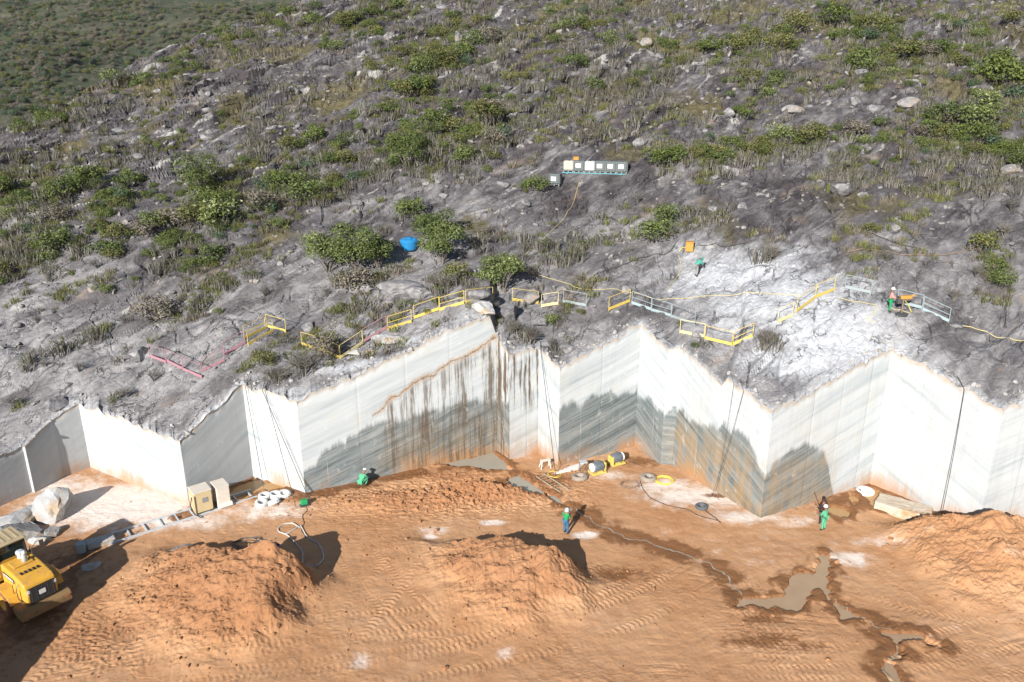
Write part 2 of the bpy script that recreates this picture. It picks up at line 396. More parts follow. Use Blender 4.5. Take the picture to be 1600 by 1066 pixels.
M['leaf_pale'] = make_leaf_mat('leaf_pale', (.042, .064, .020), (.130, .160, .055), (.34, .35, .19))
M['leaf_bluish'] = make_leaf_mat('leaf_bluish', (.030, .052, .030), (.080, .120, .075), (.12, .16, .11))
M['leaf_dry'] = make_leaf_mat('leaf_dry', (.075, .062, .042), (.16, .135, .095), (.22, .19, .14), .05)
M['leaf_red'] = make_leaf_mat('leaf_red', (.10, .045, .03), (.22, .11, .07), (.28, .18, .10), .08)
M['stem'] = make_leaf_mat('grey_stem', (.060, .054, .045), (.145, .132, .112), (.19, .175, .15), .0)
M['grass'] = make_leaf_mat('grass_blade', (.060, .070, .018), (.16, .165, .050), (.24, .21, .09), .15)
M['bark'] = plain('bark', (.17, .15, .13), .9, 0, .4, 6)

# ---------------------------------------------------------------- the cut: plan of the wall from its foot, rim from the top edge
# (foot x, foot y, rim x, rim y) in photo pixels; each vertex stands on the quarry floor
CUT = [(-330, 930, -330, 868), (-130, 853, -138, 778), (51, 770, 36, 697), (55, 771.5, 41, 699), (100, 747, 85, 656), (142, 732, 126, 630),
       (296, 791, 284, 689), (396, 746, 382, 601), (477, 771, 467, 628), (776, 706, 776, 522), (796, 720, 799, 555),
       (840, 709, 844, 545), (872, 729, 876, 575), (991, 699, 1000, 506), (1032, 726, 1046, 546), (1050, 727, 1061, 541),
       (1113, 767, 1126, 602), (1120, 770, 1137, 591), (1188, 811, 1213, 642), (1358, 757, 1388, 545), (1527, 828, 1557, 640),
       (1680, 795, 1720, 560), (1900, 900, 1940, 690)]
WX = []; WY = []; WZ = []
for bx_, by_, tx_, ty_ in CUT:
    gx, gy = ground(bx_, by_); WX.append(gx); WY.append(gy); WZ.append(z_over(tx_, ty_, gy))
WX = np.array(WX); WY = np.array(WY); WZ = np.array(WZ)
WZ[0] = max(WZ[0], 2.2); WZ[1] = max(WZ[1], 2.8)
RXL = list(WX); RZL = list(WZ)                  # rim heights, with extra points where the rim bends between corners
for t_, rpx, rpy in [(.30, 560, 583), (.52, 628, 553), (.70, 690, 522), (.86, 735, 503), (.97, 768, 497)]:
    ex_ = WX[8]+(WX[9]-WX[8])*t_; ey_ = WY[8]+(WY[9]-WY[8])*t_; RXL.append(ex_); RZL.append(z_over(rpx, rpy, ey_))
_o = np.argsort(RXL); RX = np.array(RXL)[_o]; RZ = np.array(RZL)[_o]
def wall_y(x): return np.interp(x, WX, WY)
def rim_z(x):
    x = np.asarray(x, float)
    jag = .26*fbm(x*1.6, x*0+3.3, 4, 41) + .12*fbm(x*.5, x*0+5.1, 2, 44)
    for c in WX: jag = jag*(1-.8*np.exp(-((x-c)/.35)**2))
    return np.interp(x, RX, RZ) + jag
def plane_z(x, y):
    x = np.asarray(x, float); y = np.asarray(y, float)
    z = 8.25 + .38*(y-52) + .088*x
    z = z + .0011*np.clip(-x-25, 0, None)**2*.5
    s = -.815*(x+49) + .58*(y-104) + 5*noise(x/30, y/30, 77)
    drop = np.where(s > 0, .55*s - 6*(1-np.exp(-np.clip(s, 0, None)/11)), 0)
    return z - np.clip(drop, 0, None)
WRES = RZ - plane_z(RX, np.interp(RX, WX, WY))
def relief(x, y):
    a = .67*x+.74*y; b = -.74*x+.67*y
    up = sstep(60, 92, y)
    h = .9*fbm(x/17, y/17, 3, 1) + .35*fbm(x/5, y/5, 2, 2)
    t = b/3.4 + 1.2*fbm(a/15, b/6, 3, 3); f = t-np.floor(t)
    saw = np.where(f < .18, f/.18, (1-f)/.82)
    m = np.clip(.45+1.5*noise(a/9, b/6, 4), 0, 1)
    h = h + (.42+.65*up)*(saw-.5)*m
    t = b/1.05 + .9*fbm(a/7, b/2.5, 3, 5); f = t-np.floor(t)
    saw = np.where(f < .22, f/.22, (1-f)/.78)
    m = np.clip(.3+1.7*noise(a/4.5, b/3, 6), 0, 1)
    h = h + (.16-.04*up)*(saw-.5)*m
    f1, f2, idv = worley(a/2.6+.35*noise(a/2, b/2, 31), b/1.35+.35*noise(a/2, b/2, 32), 7)
    m = np.clip(.25+1.6*noise(x/9, y/9, 8), 0, 1)
    edge = np.exp(-((f2-f1)/(.075+.04*up))**2)
    h = h + (.10+.80*up)*(idv-.5)*m - (.16+.16*up)*edge*np.clip(m+.2, 0, 1)
    f1, f2, idv = worley(a/.95, b/.6, 9)
    m = np.clip(.1+1.7*noise(x/5+9, y/5, 10), 0, 1)
    h = h + (.05+.28*up)*(idv-.5)*m - .05*np.exp(-((f2-f1)/.10)**2)*m
    h = h + .05*fbm(x/1.3, y/1.3, 4, 12) + .10*up*fbm(x/.55, y/.55, 2, 13)
    t = b/10 + 1.3*fbm(a/30, b/12, 3, 14); f = t-np.floor(t); saw = np.where(f < .13, f/.13, (1-f)/.87)
    h = h + (.25+1.25*up)*(saw-.5)*np.clip(.45+1.5*noise(a/16, b/9, 15), 0, 1)
    return h
def lips(x, y):
    # freshly broken pale edges along the ledge tops
    a = .67*x+.74*y; b = -.74*x+.67*y; up = sstep(58, 85, y)
    t = b/10 + 1.3*fbm(a/30, b/12, 3, 14); f = t-np.floor(t); r = np.exp(-((f-.17)/.07)**2)*np.clip(.45+1.5*noise(a/16, b/9, 15), 0, 1)
    t = b/3.4 + 1.2*fbm(a/15, b/6, 3, 3); f = t-np.floor(t); q = np.exp(-((f-.24)/.09)**2)*np.clip(.45+1.5*noise(a/9, b/6, 4), 0, 1)
    return np.clip(np.maximum(r, .9*q)*(.35+.65*up)*np.clip(.7+1.2*noise(a/6, b/3, 97), 0, 1.2), 0, 1)
def FLAT(x, y): return np.exp(-((.974*(x-8.2)-.226*(y-77.2))/5.0)**4-((.226*(x-8.2)+.974*(y-77.2))/2.2)**2)   # levelled pad of the tanks
SPREAD = .0192
def hill_z(x, y, detail=True):
    x = np.asarray(x, float); y = np.asarray(y, float)
    d = np.clip(y - wall_y(x), 0, None)
    xw = x/(1+SPREAD*d)
    d = np.clip(y - wall_y(xw), 0, None)
    z = plane_z(x, y)
    res = np.interp(xw, RX, WRES)
    rj = rim_z(xw)-np.interp(xw, RX, RZ)
    z = z + res*np.exp(-(d/9)**1.5) + rj*np.exp(-d/.8)
    if detail: z = z + (relief(x, y)*(1-FLAT(x, y))+.3*FLAT(x, y)*fbm(x/17, y/17, 3, 1))*sstep(0, 3.0, d)
    else: z = z + .9*fbm(x/17, y/17, 3, 1)*sstep(0, 3, d)
    return z
_T = np.concatenate([np.linspace(36, 90, 900), np.linspace(90.1, 190, 700)])
def on_hill(px, py):
    """where the sight line of a pixel meets the slope"""
    d = ray(px, py); x = d[0]/d[1]*_T; z = CAM_H+d[2]/d[1]*_T
    ok = (_T > wall_y(x)+.05)
    hz = hill_z(x, _T); hit = np.nonzero(ok & (z <= hz))[0]
    i = hit[0] if len(hit) else len(_T)-1
    return Vector((x[i], _T[i], float(hz[i])))
def hz1(x, y): return float(hill_z(np.array([x]), np.array([y]))[0])

def make_hillside():
    cols = np.unique(np.concatenate([np.linspace(-50, 50, 1000), WX[(WX > -50) & (WX < 50)]]))
    k = np.arange(520)/519.0
    d = np.concatenate([[0, .04], .10 + (118*(.28*k+.72*k**2))])
    D, XW = np.meshgrid(d, cols, indexing='ij')
    bl = sstep(0, 18, D)
    Yw = wall_y(XW)
    Y = Yw*(1-bl) + (np.interp(XW, [-50, 50], [51.5, 50.5]))*bl + D
    Y = np.maximum(Y, Yw+D*.3)
    X = XW*(1+SPREAD*D)
    Z = hill_z(X, Y); Z[0] = rim_z(cols); Z[1] = rim_z(cols)+.02
    P = np.stack([X, Y, Z], -1)
    dn = Y-wall_y(XW)
    pale = np.clip(sstep(24, 3, dn)*.82 + .55*fbm(X/9, Y/9, 3, 51)*sstep(45, 15, dn) + .45*sstep(0, -22, X)*sstep(30, 6, dn), 0, 1)
    pale = np.maximum(pale, sstep(1.3, .0, dn)*.9)
    soil = np.clip(.05 + .75*fbm(X/8, Y/8, 4, 52) + .22*sstep(75, 100, Y) - .5*sstep(14, 4, dn), 0, 1)
    dust = np.zeros_like(X)
    for (px, py, rx, ry, w) in [(1150, 425, 7.5, 4.0, 1.0), (1230, 465, 7.5, 4.0, 1.05), (1290, 520, 6.0, 4.0, 1.1), (1250, 560, 5.0, 2.5, 1.0), (1340, 545, 4.5, 2.5, 1.1), (1320, 500, 4, 2.5, 1.0), (1180, 560, 4, 2, .6), (1080, 400, 5, 2.2, .6), (1060, 460, 6, 2.0, .45), (700, 500, 5, 1.2, .55), (600, 540, 4, 1.0, .9), (540, 575, 4, .8, .9), (430, 620, 3, .8, .8), (755, 500, 2.5, .8, .8)]:
        c = on_hill(px, py); dust = np.maximum(dust, w*np.exp(-(((X-c.x)/rx)**2+((Y-c.y)/ry)**2)))
    dust = np.maximum(dust, .75*np.exp(-(dn/.55)**2))
    dust = np.maximum(dust, 1.0*np.exp(-(dn/3.2)**2)*np.exp(-((XW-22.5)/5.5)**2)); dust = np.maximum(dust, .6*np.exp(-(dn/1.6)**2)*np.clip(.6+1.3*noise(XW/4, XW*0, 98), 0, 1))
    o = link(grid_mesh('hillside', P, False, {'pale': pale, 'soil': soil, 'dust': dust, 'lip': lips(X, Y)*sstep(.5, 3, dn)}), 'hillside', M['hill'])
    return tag(o, kind='structure')
make_hillside()

# far slope and ridge beyond the shoulder of the hill
def far_z(x, y):
    q = y + .35*x
    z = -16 + 30*sstep(120, 250, q) + 54*sstep(200, 480, q) + 10*fbm(x/90, y/90, 3, 61)*sstep(120, 220, q)
    z = z - 26*np.exp(-((q-510)/60)**2) + 100*sstep(500, 980, q)
    return z + 1.6*fbm(x/14, y/14, 3, 62)
def make_far():
    g = G('scrub_soil', .95, .1); p = g.pos(); n = g.noise(p, .05, 6, .65); n2 = g.noise(p, .35, 5, .7)
    c = g.ramp(g.math('ADD', g.math('MULTIPLY', n, .5), g.math('MULTIPLY', n2, .5)), [(.32, (.020, .028, .016)), (.50, (.042, .046, .030)), (.62, (.085, .076, .055)), (.78, (.17, .14, .105))])
    g.color(c); g.bump(g.noise(p, .6, 6, .7), .6, .8)
    y = np.concatenate([np.linspace(95, 560, 260), np.linspace(565, 1700, 60)]); x = np.linspace(-1, 1, 220)
    Y, T = np.meshgrid(y, x, indexing='ij'); X = -90 + T*(120+.75*Y)
    P = np.stack([X, Y, far_z(X, Y)], -1)
    # stays behind and below the near hillside
    near = (X > -70+(Y-104)*.71)
    P[..., 2] = np.where(near & (Y < 200), -30, P[..., 2])
    o = link(grid_mesh('far_hill', P, True), 'far_hill', g.m); tag(o, kind='structure')
make_far()

# ---------------------------------------------------------------- quarry wall: one thing, each sawn face a part
def make_wall():
    root = empty('quarry_wall', (0, float(WY.min()), 0))
    tag(root, 'zigzag white and grey marble quarry wall rising from the red dirt floor', 'quarry wall')
    # segment index -> (wet heights in m along the face, rust, drip, grey)
    W = {8: ([1.6, 3.4, 4.2, 4.3, 4.4, 4.9, 4.5], .6, .95, .0), 9: ([4.6, 4.8], .45, 1.7, 0), 10: ([.0, 0], .45, 1.6, .0), 11: ([.3, 0], .35, .15, 0),
         12: ([4.9, 5.2, 5.0, 4.8], .12, .05, 0), 13: ([4.5, 4.6, 4.4], .15, .05, 0), 14: ([3.9, 4.6], .35, .1, 0), 15: ([4.6, 4.4, 4.7, 4.6], .8, .1, 0),
         16: ([5.0, 5.2], .8, .1, 0), 17: ([5.2, 5.3, 4.8, 3.4], .85, .1, 0), 18: ([3.3, 4.4, 4.7, 4.2, .0, -1, -1], .6, .08, 0), 19: ([-1, -1], .12, .1, 0), 20: ([-1, -1], .15, .1, 0)}
    GREY = {0: 1, 1: 1, 3: 1, 4: 1, 6: .75, 19: .55, 20: .3, 7: .1, 5: .25}  # sun-averted faces greyed and overlit ones dimmed, painted into the stone colour
    SPLIT = {8: [.28, .52, .75], 12: [.52], 15: [.55], 17: [.72], 18: [.35, .6, .85], 19: [.33, .68], 5: [.5], 7: [.33, .6], 20: [.3], 10: [.6]}
    for s in range(len(WX)-1):
        cuts = [0]+SPLIT.get(s, [])+[1]
        A = np.array((WX[s], WY[s])); B = np.array((WX[s+1], WY[s+1])); Ln = np.linalg.norm(B-A)
        nrm = np.array(((B-A)[1], -(B-A)[0]))/Ln
        wets, rust, drip, _ = W.get(s, ([-1, -1], .08, .06, 0)); grey = GREY.get(s, 0)
        for c in range(len(cuts)-1):
            t0, t1 = cuts[c], cuts[c+1]
            nu = max(2, int((t1-t0)*Ln/.12)+1); nv = 44
            t = np.linspace(t0, t1, nu); v = np.linspace(0, 1, nv)
            V, T = np.meshgrid(v, t, indexing='ij')
            x = A[0]+(B-A)[0]*T; y = A[1]+(B-A)[1]*T
            zt = rim_z(x); z = -.5 + (zt+.5)*V
            off = .008*(c % 2) + .012*fbm(T*Ln/3+s*7, z/3, 2, 71)+.008*noise(z*2.2, T*0+s, 72)
            seam = np.minimum(T-t0, t1-T)*Ln
            off = off - .012*np.exp(-(seam/.05)**2)*((T-t0 < .5*(t1-t0))*(t0 > 0) + (T-t0 >= .5*(t1-t0))*(t1 < 1))
            # broken lip
            lip = zt-z
            off = off - np.exp(-(lip/.25)**2)*(.10+.10*noise(T*Ln*2, lip*2, 73))*(V < .999)
            off = off*(V > 0)
            endf = np.minimum(T*Ln, (1-T)*Ln); off = off*np.clip(endf/.12, 0, 1)
            x = x+nrm[0]*off; y = y+nrm[1]*off
            wl = np.interp(T, np.linspace(0, 1, len(wets)), wets)
            ck = np.full_like(T, 9.0)
            if s == 8: ck = np.where(T > .34+.02*noise(z*3, z*0, 96), z - np.interp(T, [.34, .45, .60, .80, 1.0], [4.9, 5.9, 7.0, 8.1, 9.15]) + .25*fbm(T*Ln/1.5, T*0, 3, 95), 9.0)
            dr = np.full_like(T, drip)
            if s == 8: dr = drip*sstep(.36, .44, T)*sstep(.3, -.6, ck)
            if s == 10: dr = drip*sstep(3.0, 6.0, z)
            att = {'crack': ck, 'u': T*Ln+s*13.7, 'h': z, 'wet': z-wl, 'rust': rust*sstep(4.8, 1.0, z)*np.ones_like(T), 'drip': dr, 'grey': grey*np.ones_like(T), 'top': lip}
            if s == 8: att['rust'] = rust*sstep(4.5, .8, z)*sstep(.2, .6, T)
            if s in (15, 16, 17, 18): att['rust'] = rust*np.clip(sstep(5.2, 2.5, z), 0, 1)*np.where(s == 18, sstep(.75, .5, T), 1)
            link(grid_mesh('face', np.stack([x, y, z], -1), True, att), 'face', M['face'], root, loc=(0, -float(WY.min()), 0))
make_wall()

# ---------------------------------------------------------------- quarry floor
def G2(pts): return np.array([ground(a, b) for a, b in pts])
def zz(ox, oy, k, pts): return [(ox+x/k, oy+y/k) for x, y in pts]
PUDDLES = [
 ('greywater', zz(700, 500, 4, [(-80, 905), (0, 885), (290, 815), (320, 838), (415, 945), (290, 950), (130, 930), (0, 905)])),
 ('greywater', zz(600, 740, 3.2, [(595, 45), (640, 10), (680, 0), (740, 30), (800, 85), (870, 125), (960, 178), (955, 195), (860, 150), (790, 112), (700, 108), (640, 90)])),
 ('tanwater', zz(1100, 740, 3.2, [(160, 650), (180, 610), (240, 612), (330, 618), (395, 595), (395, 545), (440, 505), (500, 488), (550, 482), (560, 430), (570, 395), (610, 395), (645, 430), (640, 500), (640, 590), (660, 650), (600, 625), (548, 575), (535, 625), (515, 665), (430, 700), (330, 680), (170, 672)])),
 ('tanwater', zz(1100, 740, 3.2, [(640, 640), (700, 662), (745, 690), (800, 715), (795, 730), (740, 722), (700, 728), (675, 700)])),
 ('tanwater', zz(1100, 740, 3.2, [(890, 795), (980, 773), (1050, 790), (1110, 808), (1150, 840), (1215, 872), (1190, 888), (1120, 862), (1080, 836), (1010, 850), (990, 885), (1000, 938), (945, 940), (920, 920), (955, 880), (930, 830)])),
 ('tanwater', zz(1100, 740, 3.2, [(890, 930), (960, 950), (975, 990), (990, 1060), (930, 1060), (895, 990)])),
 ('orangewater', zz(1300, 730, 8, [(290, 290), (480, 225), (780, 375), (1200, 560), (1240, 690), (1440, 740), (1160, 765), (900, 690), (620, 560), (450, 450)])),
 ('orangewater', zz(1300, 730, 8, [(-60, 480), (40, 470), (150, 510), (235, 570), (200, 640), (100, 650), (0, 620), (-60, 560)])),
 ('orangewater', zz(1300, 730, 8, [(150, 370), (300, 345), (340, 430), (300, 500), (180, 480)])),
 ('orangewater', zz(290, 740, 7.62, [(470, 225), (830, 50), (1150, 140), (1200, 190), (900, 220), (700, 310), (500, 345)])),
 ('orangewater', zz(290, 740, 7.62, [(-60, 520), (120, 440), (120, 480), (-40, 545)])),
]
STREAMS = [zz(600, 740, 3.2, [(940, 180), (1050, 235), (1150, 300), (1250, 335), (1350, 362), (1450, 375), (1540, 420), (1600, 450)])+zz(1100, 740, 3.2, [(100, 492), (150, 560), (180, 610)]),
           zz(1100, 740, 3.2, [(640, 640), (700, 672), (780, 718), (850, 762), (920, 805)]), zz(1100, 740, 3.2, [(960, 900), (910, 950), (940, 1060)]),
           [(476, 772), (560, 757), (660, 735), (772, 708)]]
# damp ground, and darkened dirt around the loader: centre px, radii m
DAMP_DARK = [(960, 900, 2.6, 1.0), (1195, 968, 2.0, .6), (1190, 1003, 3.0, .8), (1260, 1010, 1.0, .5), (860, 752, 2.4, 1.4), (1000, 722, 2.6, 1.0), (1130, 775, 1.6, .6), (1325, 785, 4.0, 1.5), (1395, 820, 2.5, .6), (120, 890, 3.5, 3.0), (60, 960, 3, 4)]
DARK = [(770, 770, 4.8, 2.0, 1.25), (640, 785, 7, 2.0, .85), (170, 990, 3.5, 2.2, .75), (700, 745, 4, 1.2, .8), (130, 1020, 3, 1.4, .7), (230, 930, 2.5, 2, .6), (860, 752, 2.8, 1.5, .8), (960, 900, 3, 1.2, .6), (1200, 990, 3.5, 1.6, .6), (620, 850, 6, 2, .35), (330, 960, 7, 3, .35)]
DUST = [(190, 790, 7.0, 3.2, 1.25), (90, 760, 4.5, 2.0, .8), (280, 815, 5, 1.6, .8), (420, 800, 4, 1.3, .8), (1090, 775, 5.0, 2.2, .95), (1160, 808, 3.0, 1.0, .9), (1040, 760, 3.0, 1.3, .9), (960, 745, 3, 1, .6), (1330, 875, 1.8, .9, .95), (915, 838, .9, .5, 1.2), (770, 818, .9, .4, 1.1), (680, 830, 1.6, .7, .6), (790, 1022, .6, .5, .8), (1250, 815, 4, 1.2, .55), (1390, 850, 5, 1.3, .5), (560, 1035, .8, .9, .6), (160, 850, 1.5, 1, .5), (490, 900, 1, .6, .3), (1540, 900, 5, 3, .25), (670, 842, .7, .4, .9), (1250, 860, 11, 5, .3), (1000, 830, 8, 3, .25), (1500, 960, 7, 5, .25)]
TRACKS = [[(130, 1075), (330, 1040), (560, 1020), (760, 985), (900, 935), (985, 880)], [(100, 1010), (250, 1015), (520, 985), (700, 975), (830, 945), (930, 905)],
          [(360, 1075), (560, 1050), (800, 1015), (1000, 955), (1090, 900)], [(180, 1040), (170, 960), (230, 900)], [(240, 1050), (250, 975), (300, 920)],
          [(1080, 1030), (1250, 1045), (1420, 1030), (1600, 985)], [(1060, 1070), (1250, 1075), (1450, 1060), (1620, 1020)], [(1140, 930), (1200, 940), (1240, 945)],
          [(1150, 985), (1230, 990)], [(1170, 1005), (1260, 1015)], [(530, 1000), (590, 930), (640, 870)], [(1330, 940), (1460, 985), (1600, 1000)], [(560, 870), (640, 960)], [(20, 1060), (140, 990), (190, 940)]]
def seg_dist(X, Y, pts):
    """distance to polyline, arc length and signed offset of the nearest point"""
    bd = np.full(X.shape, 1e9); bs = np.zeros(X.shape); bn = np.zeros(X.shape); s0 = 0
    for (ax, ay), (bx, by) in zip(pts[:-1], pts[1:]):
        dx, dy = bx-ax, by-ay; L = math.hypot(dx, dy)+1e-9
        t = np.clip(((X-ax)*dx+(Y-ay)*dy)/L**2, 0, 1)
        ex, ey = X-ax-t*dx, Y-ay-t*dy; d = np.hypot(ex, ey); k = d < bd
        bd = np.where(k, d, bd); bs = np.where(k, s0+t*L, bs); bn = np.where(k, (ex*-dy+ey*dx)/L, bn); s0 += L
    return bd, bs, bn
def poly_sd(X, Y, pts):
    d = seg_dist(X, Y, list(pts)+[pts[0]])[0]; ins = np.zeros(X.shape, bool); n = len(pts)
    for i in range(n):
        (ax, ay), (bx, by) = pts[i], pts[(i+1) % n]
        c = ((ay > Y) != (by > Y)) & (X < (bx-ax)*(Y-ay)/(by-ay+1e-12)+ax); ins ^= c
    return np.where(ins, -d, d)
def smooth_line(pts, n=6):
    pts = np.array(pts, float)
    t = np.concatenate([[0], np.cumsum(np.hypot(*np.diff(pts, axis=0).T))]); q = np.linspace(0, t[-1], len(pts)*n)
    out = np.stack([np.interp(q, t, pts[:, 0]), np.interp(q, t, pts[:, 1])], -1)
    for _ in range(n): out[1:-1] = (out[:-2]+2*out[1:-1]+out[2:])/4
    return out
PUD = [(m, G2(p)) for m, p in PUDDLES]; STR = [smooth_line(G2(p), 3) for p in STREAMS]; TRK = [smooth_line(G2(p), 4) for p in TRACKS]
def floor_all(X, Y):
    X = np.asarray(X, float); Y = np.asarray(Y, float)
    z = .06 + .05*fbm(X/5, Y/5, 3, 81) + .025*fbm(X/.9, Y/.9, 3, 82)
    rough = np.clip(.15+1.2*noise(X/7, Y/4, 83), 0, 1)
    z = z + .03*rough*np.abs(fbm(X/.5, Y/.35, 3, 84))
    for tr in TRK:
        bb = (X > tr[:, 0].min()-2) & (X < tr[:, 0].max()+2) & (Y > tr[:, 1].min()-2) & (Y < tr[:, 1].max()+2)
        if not bb.any(): continue
        for side in (-1.05, 1.05):
            d, s, n = seg_dist(X[bb], Y[bb], tr[::2]); n = n-side
            w = sstep(.36, .24, np.abs(n))*np.clip(.6+.9*noise(X[bb]/4, Y[bb]/4, 85), 0, 1)
            ph = s/.31 + np.abs(n)*1.3; tri = np.abs((ph-np.floor(ph))-.5)*2
            z[bb] += w*(.035*sstep(.2, .8, tri)-.025)+.03*np.exp(-((np.abs(n)-.38)/.08)**2)*w
    wet = np.zeros(X.shape); sd_all = np.full(X.shape, 9.0)
    wob = .08+.30*fbm(X/.9, Y/.9, 4, 86)
    for m, pg in PUD:
        bb = (X > pg[:, 0].min()-2) & (X < pg[:, 0].max()+2) & (Y > pg[:, 1].min()-2) & (Y < pg[:, 1].max()+2)
        if bb.any(): sd_all[bb] = np.minimum(sd_all[bb], poly_sd(X[bb], Y[bb], pg)+wob[bb])
    for st in STR:
        d = seg_dist(X, Y, st)[0]; wet = np.maximum(wet, 1.2*np.exp(-(d/1.05)**2)*np.clip(.8+.9*noise(X/1.3, Y/1.3, 92), 0, 1.2)); z = z - .05*np.exp(-(d/.4)**2)
    inside = sstep(.10, -.25, sd_all)
    z = np.maximum(z, -.005)*(1-inside) + inside*(-.12+.03*fbm(X/.8, Y/.8, 2, 87)) + .05*np.exp(-((sd_all-.3)/.3)**2)*(sd_all > 0)
    wet = np.maximum(wet, np.where(sd_all < 9, np.exp(-(np.clip(sd_all, 0, None)/.7)**2)*np.clip(.75+.9*noise(X/1.1, Y/1.1, 91), 0, 1), 0))
    for (px, py, rx, ry) in DAMP_DARK:
        c = ground(px, py); wet = np.maximum(wet, .62*np.exp(-(((X-c[0])/rx)**2+((Y-c[1])/ry)**2)))
    dark = np.zeros(X.shape); dust = np.zeros(X.shape)
    for (px, py, rx, ry, w) in DARK:
        c = ground(px, py); e = w*np.exp(-(((X-c[0])/rx)**2+((Y-c[1])/ry)**2)); dark = np.maximum(dark, e)
        z = z + (.20 if w > .8 else .07)*e*np.abs(fbm(X/.6, Y/.45, 3, 88))*(1-inside)
    for (px, py, rx, ry, w) in DUST:
        c = ground(px, py); dust = np.maximum(dust, w*np.exp(-(((X-c[0])/rx)**2+((Y-c[1])/ry)**2)))
    return z, wet, dust, dark
# heaps of dirt: centre px, radii, height, turn, crest shift
def mound_fn(cx, cy, rx, ry, H, rot, sk, seed):
    ca, sa = math.cos(rot), math.sin(rot)
    def f(X, Y):
        u = ((X-cx)*ca+(Y-cy)*sa)/rx; v = (-(X-cx)*sa+(Y-cy)*ca)/ry
        u = u+.13*fbm(X/3, Y/3, 2, seed); v = v+.13*fbm(X/3, Y/3, 2, seed+3)
        # crest pushed to one side: long toe towards the camera, steep back
        us = np.where(u > sk[0], (u-sk[0])/(1-sk[0]), (u-sk[0])/(1+sk[0])); vs = np.where(v > sk[1], (v-sk[1])/(1-sk[1]), (v-sk[1])/(1+sk[1]))
        r = np.hypot(us, vs)
        h = H*np.where(r < 1.7, .10*np.log1p(np.exp((1-r)/.10))-.0001, 0)*(1+.14*fbm(X/1.6, Y/1.6, 3, seed+5))
        k = sstep(.05, .7, h)
        ridge = 1-np.abs(fbm(X/1.1, Y/.8, 3, seed+7))*2
        return h + k*(.10*fbm(X/.9, Y/.9, 3, seed+9)+.075*np.abs(fbm(X/.34, Y/.34, 3, seed+11))+.04*ridge)
    return f
c1 = ground(314, 944); c2 = ground(762, 913); c3 = ground(1545, 905); c4 = ground(772, 772); c5 = ground(620, 785)
MOUNDS = [(mound_fn(c1[0]+.2, c1[1]+.2, 6.2, 4.3, 2.75, -.30, (.50, .55), 101), (c1[0], c1[1], 9, 8), 'steep reddish dirt heap with a clod-covered crest beside the long steel track'),
          (mound_fn(c2[0], c2[1]-.2, 6.0, 3.7, 2.2, -.35, (.45, .62), 131), (c2[0], c2[1], 8, 6), 'low wheel-marked dirt mound in front of the worker in jeans'),
          (mound_fn(c3[0]+1.6, c3[1]+.3, 6.6, 4.6, 2.5, -.25, (-.12, .66), 161), (c3[0], c3[1], 11, 8), 'broad pale dirt heap with a dark shaded ridge near the cut marble block'),
          (mound_fn(c4[0], c4[1], 3.8, 1.3, .55, -.25, (0, .2), 191), (c4[0], c4[1], 6, 3), 'low heap of lumpy red clods beside the grey puddle'),
          (mound_fn(c5[0], c5[1], 6.2, 1.5, .35, .15, (0, .1), 221), (c5[0], c5[1], 9, 3.5), 'long low spread of red clods along the wet marble face')]
def mound_h(X, Y):
    h = np.zeros(np.shape(X))
    for f, bb, _ in MOUNDS:
        k = (np.abs(X-bb[0]) < bb[2]) & (np.abs(Y-bb[1]) < bb[3])
        if np.any(k): h[k] = np.maximum(h[k], f(X[k], Y[k]))
    return h
def ground_z(X, Y):
    X = np.atleast_1d(np.asarray(X, float)); Y = np.atleast_1d(np.asarray(Y, float))
    return floor_all(X, Y)[0]+np.clip(mound_h(X, Y), 0, None)
def gz1(x, y): return float(ground_z([x], [y])[0])
def on_floor(px, py, dz=0.0):
    x, y = ground(px, py); z = 0
    for _ in range(3):
        z = gz1(x, y); x, y = ground(px, py, z+dz)
    return Vector((x, y, z))
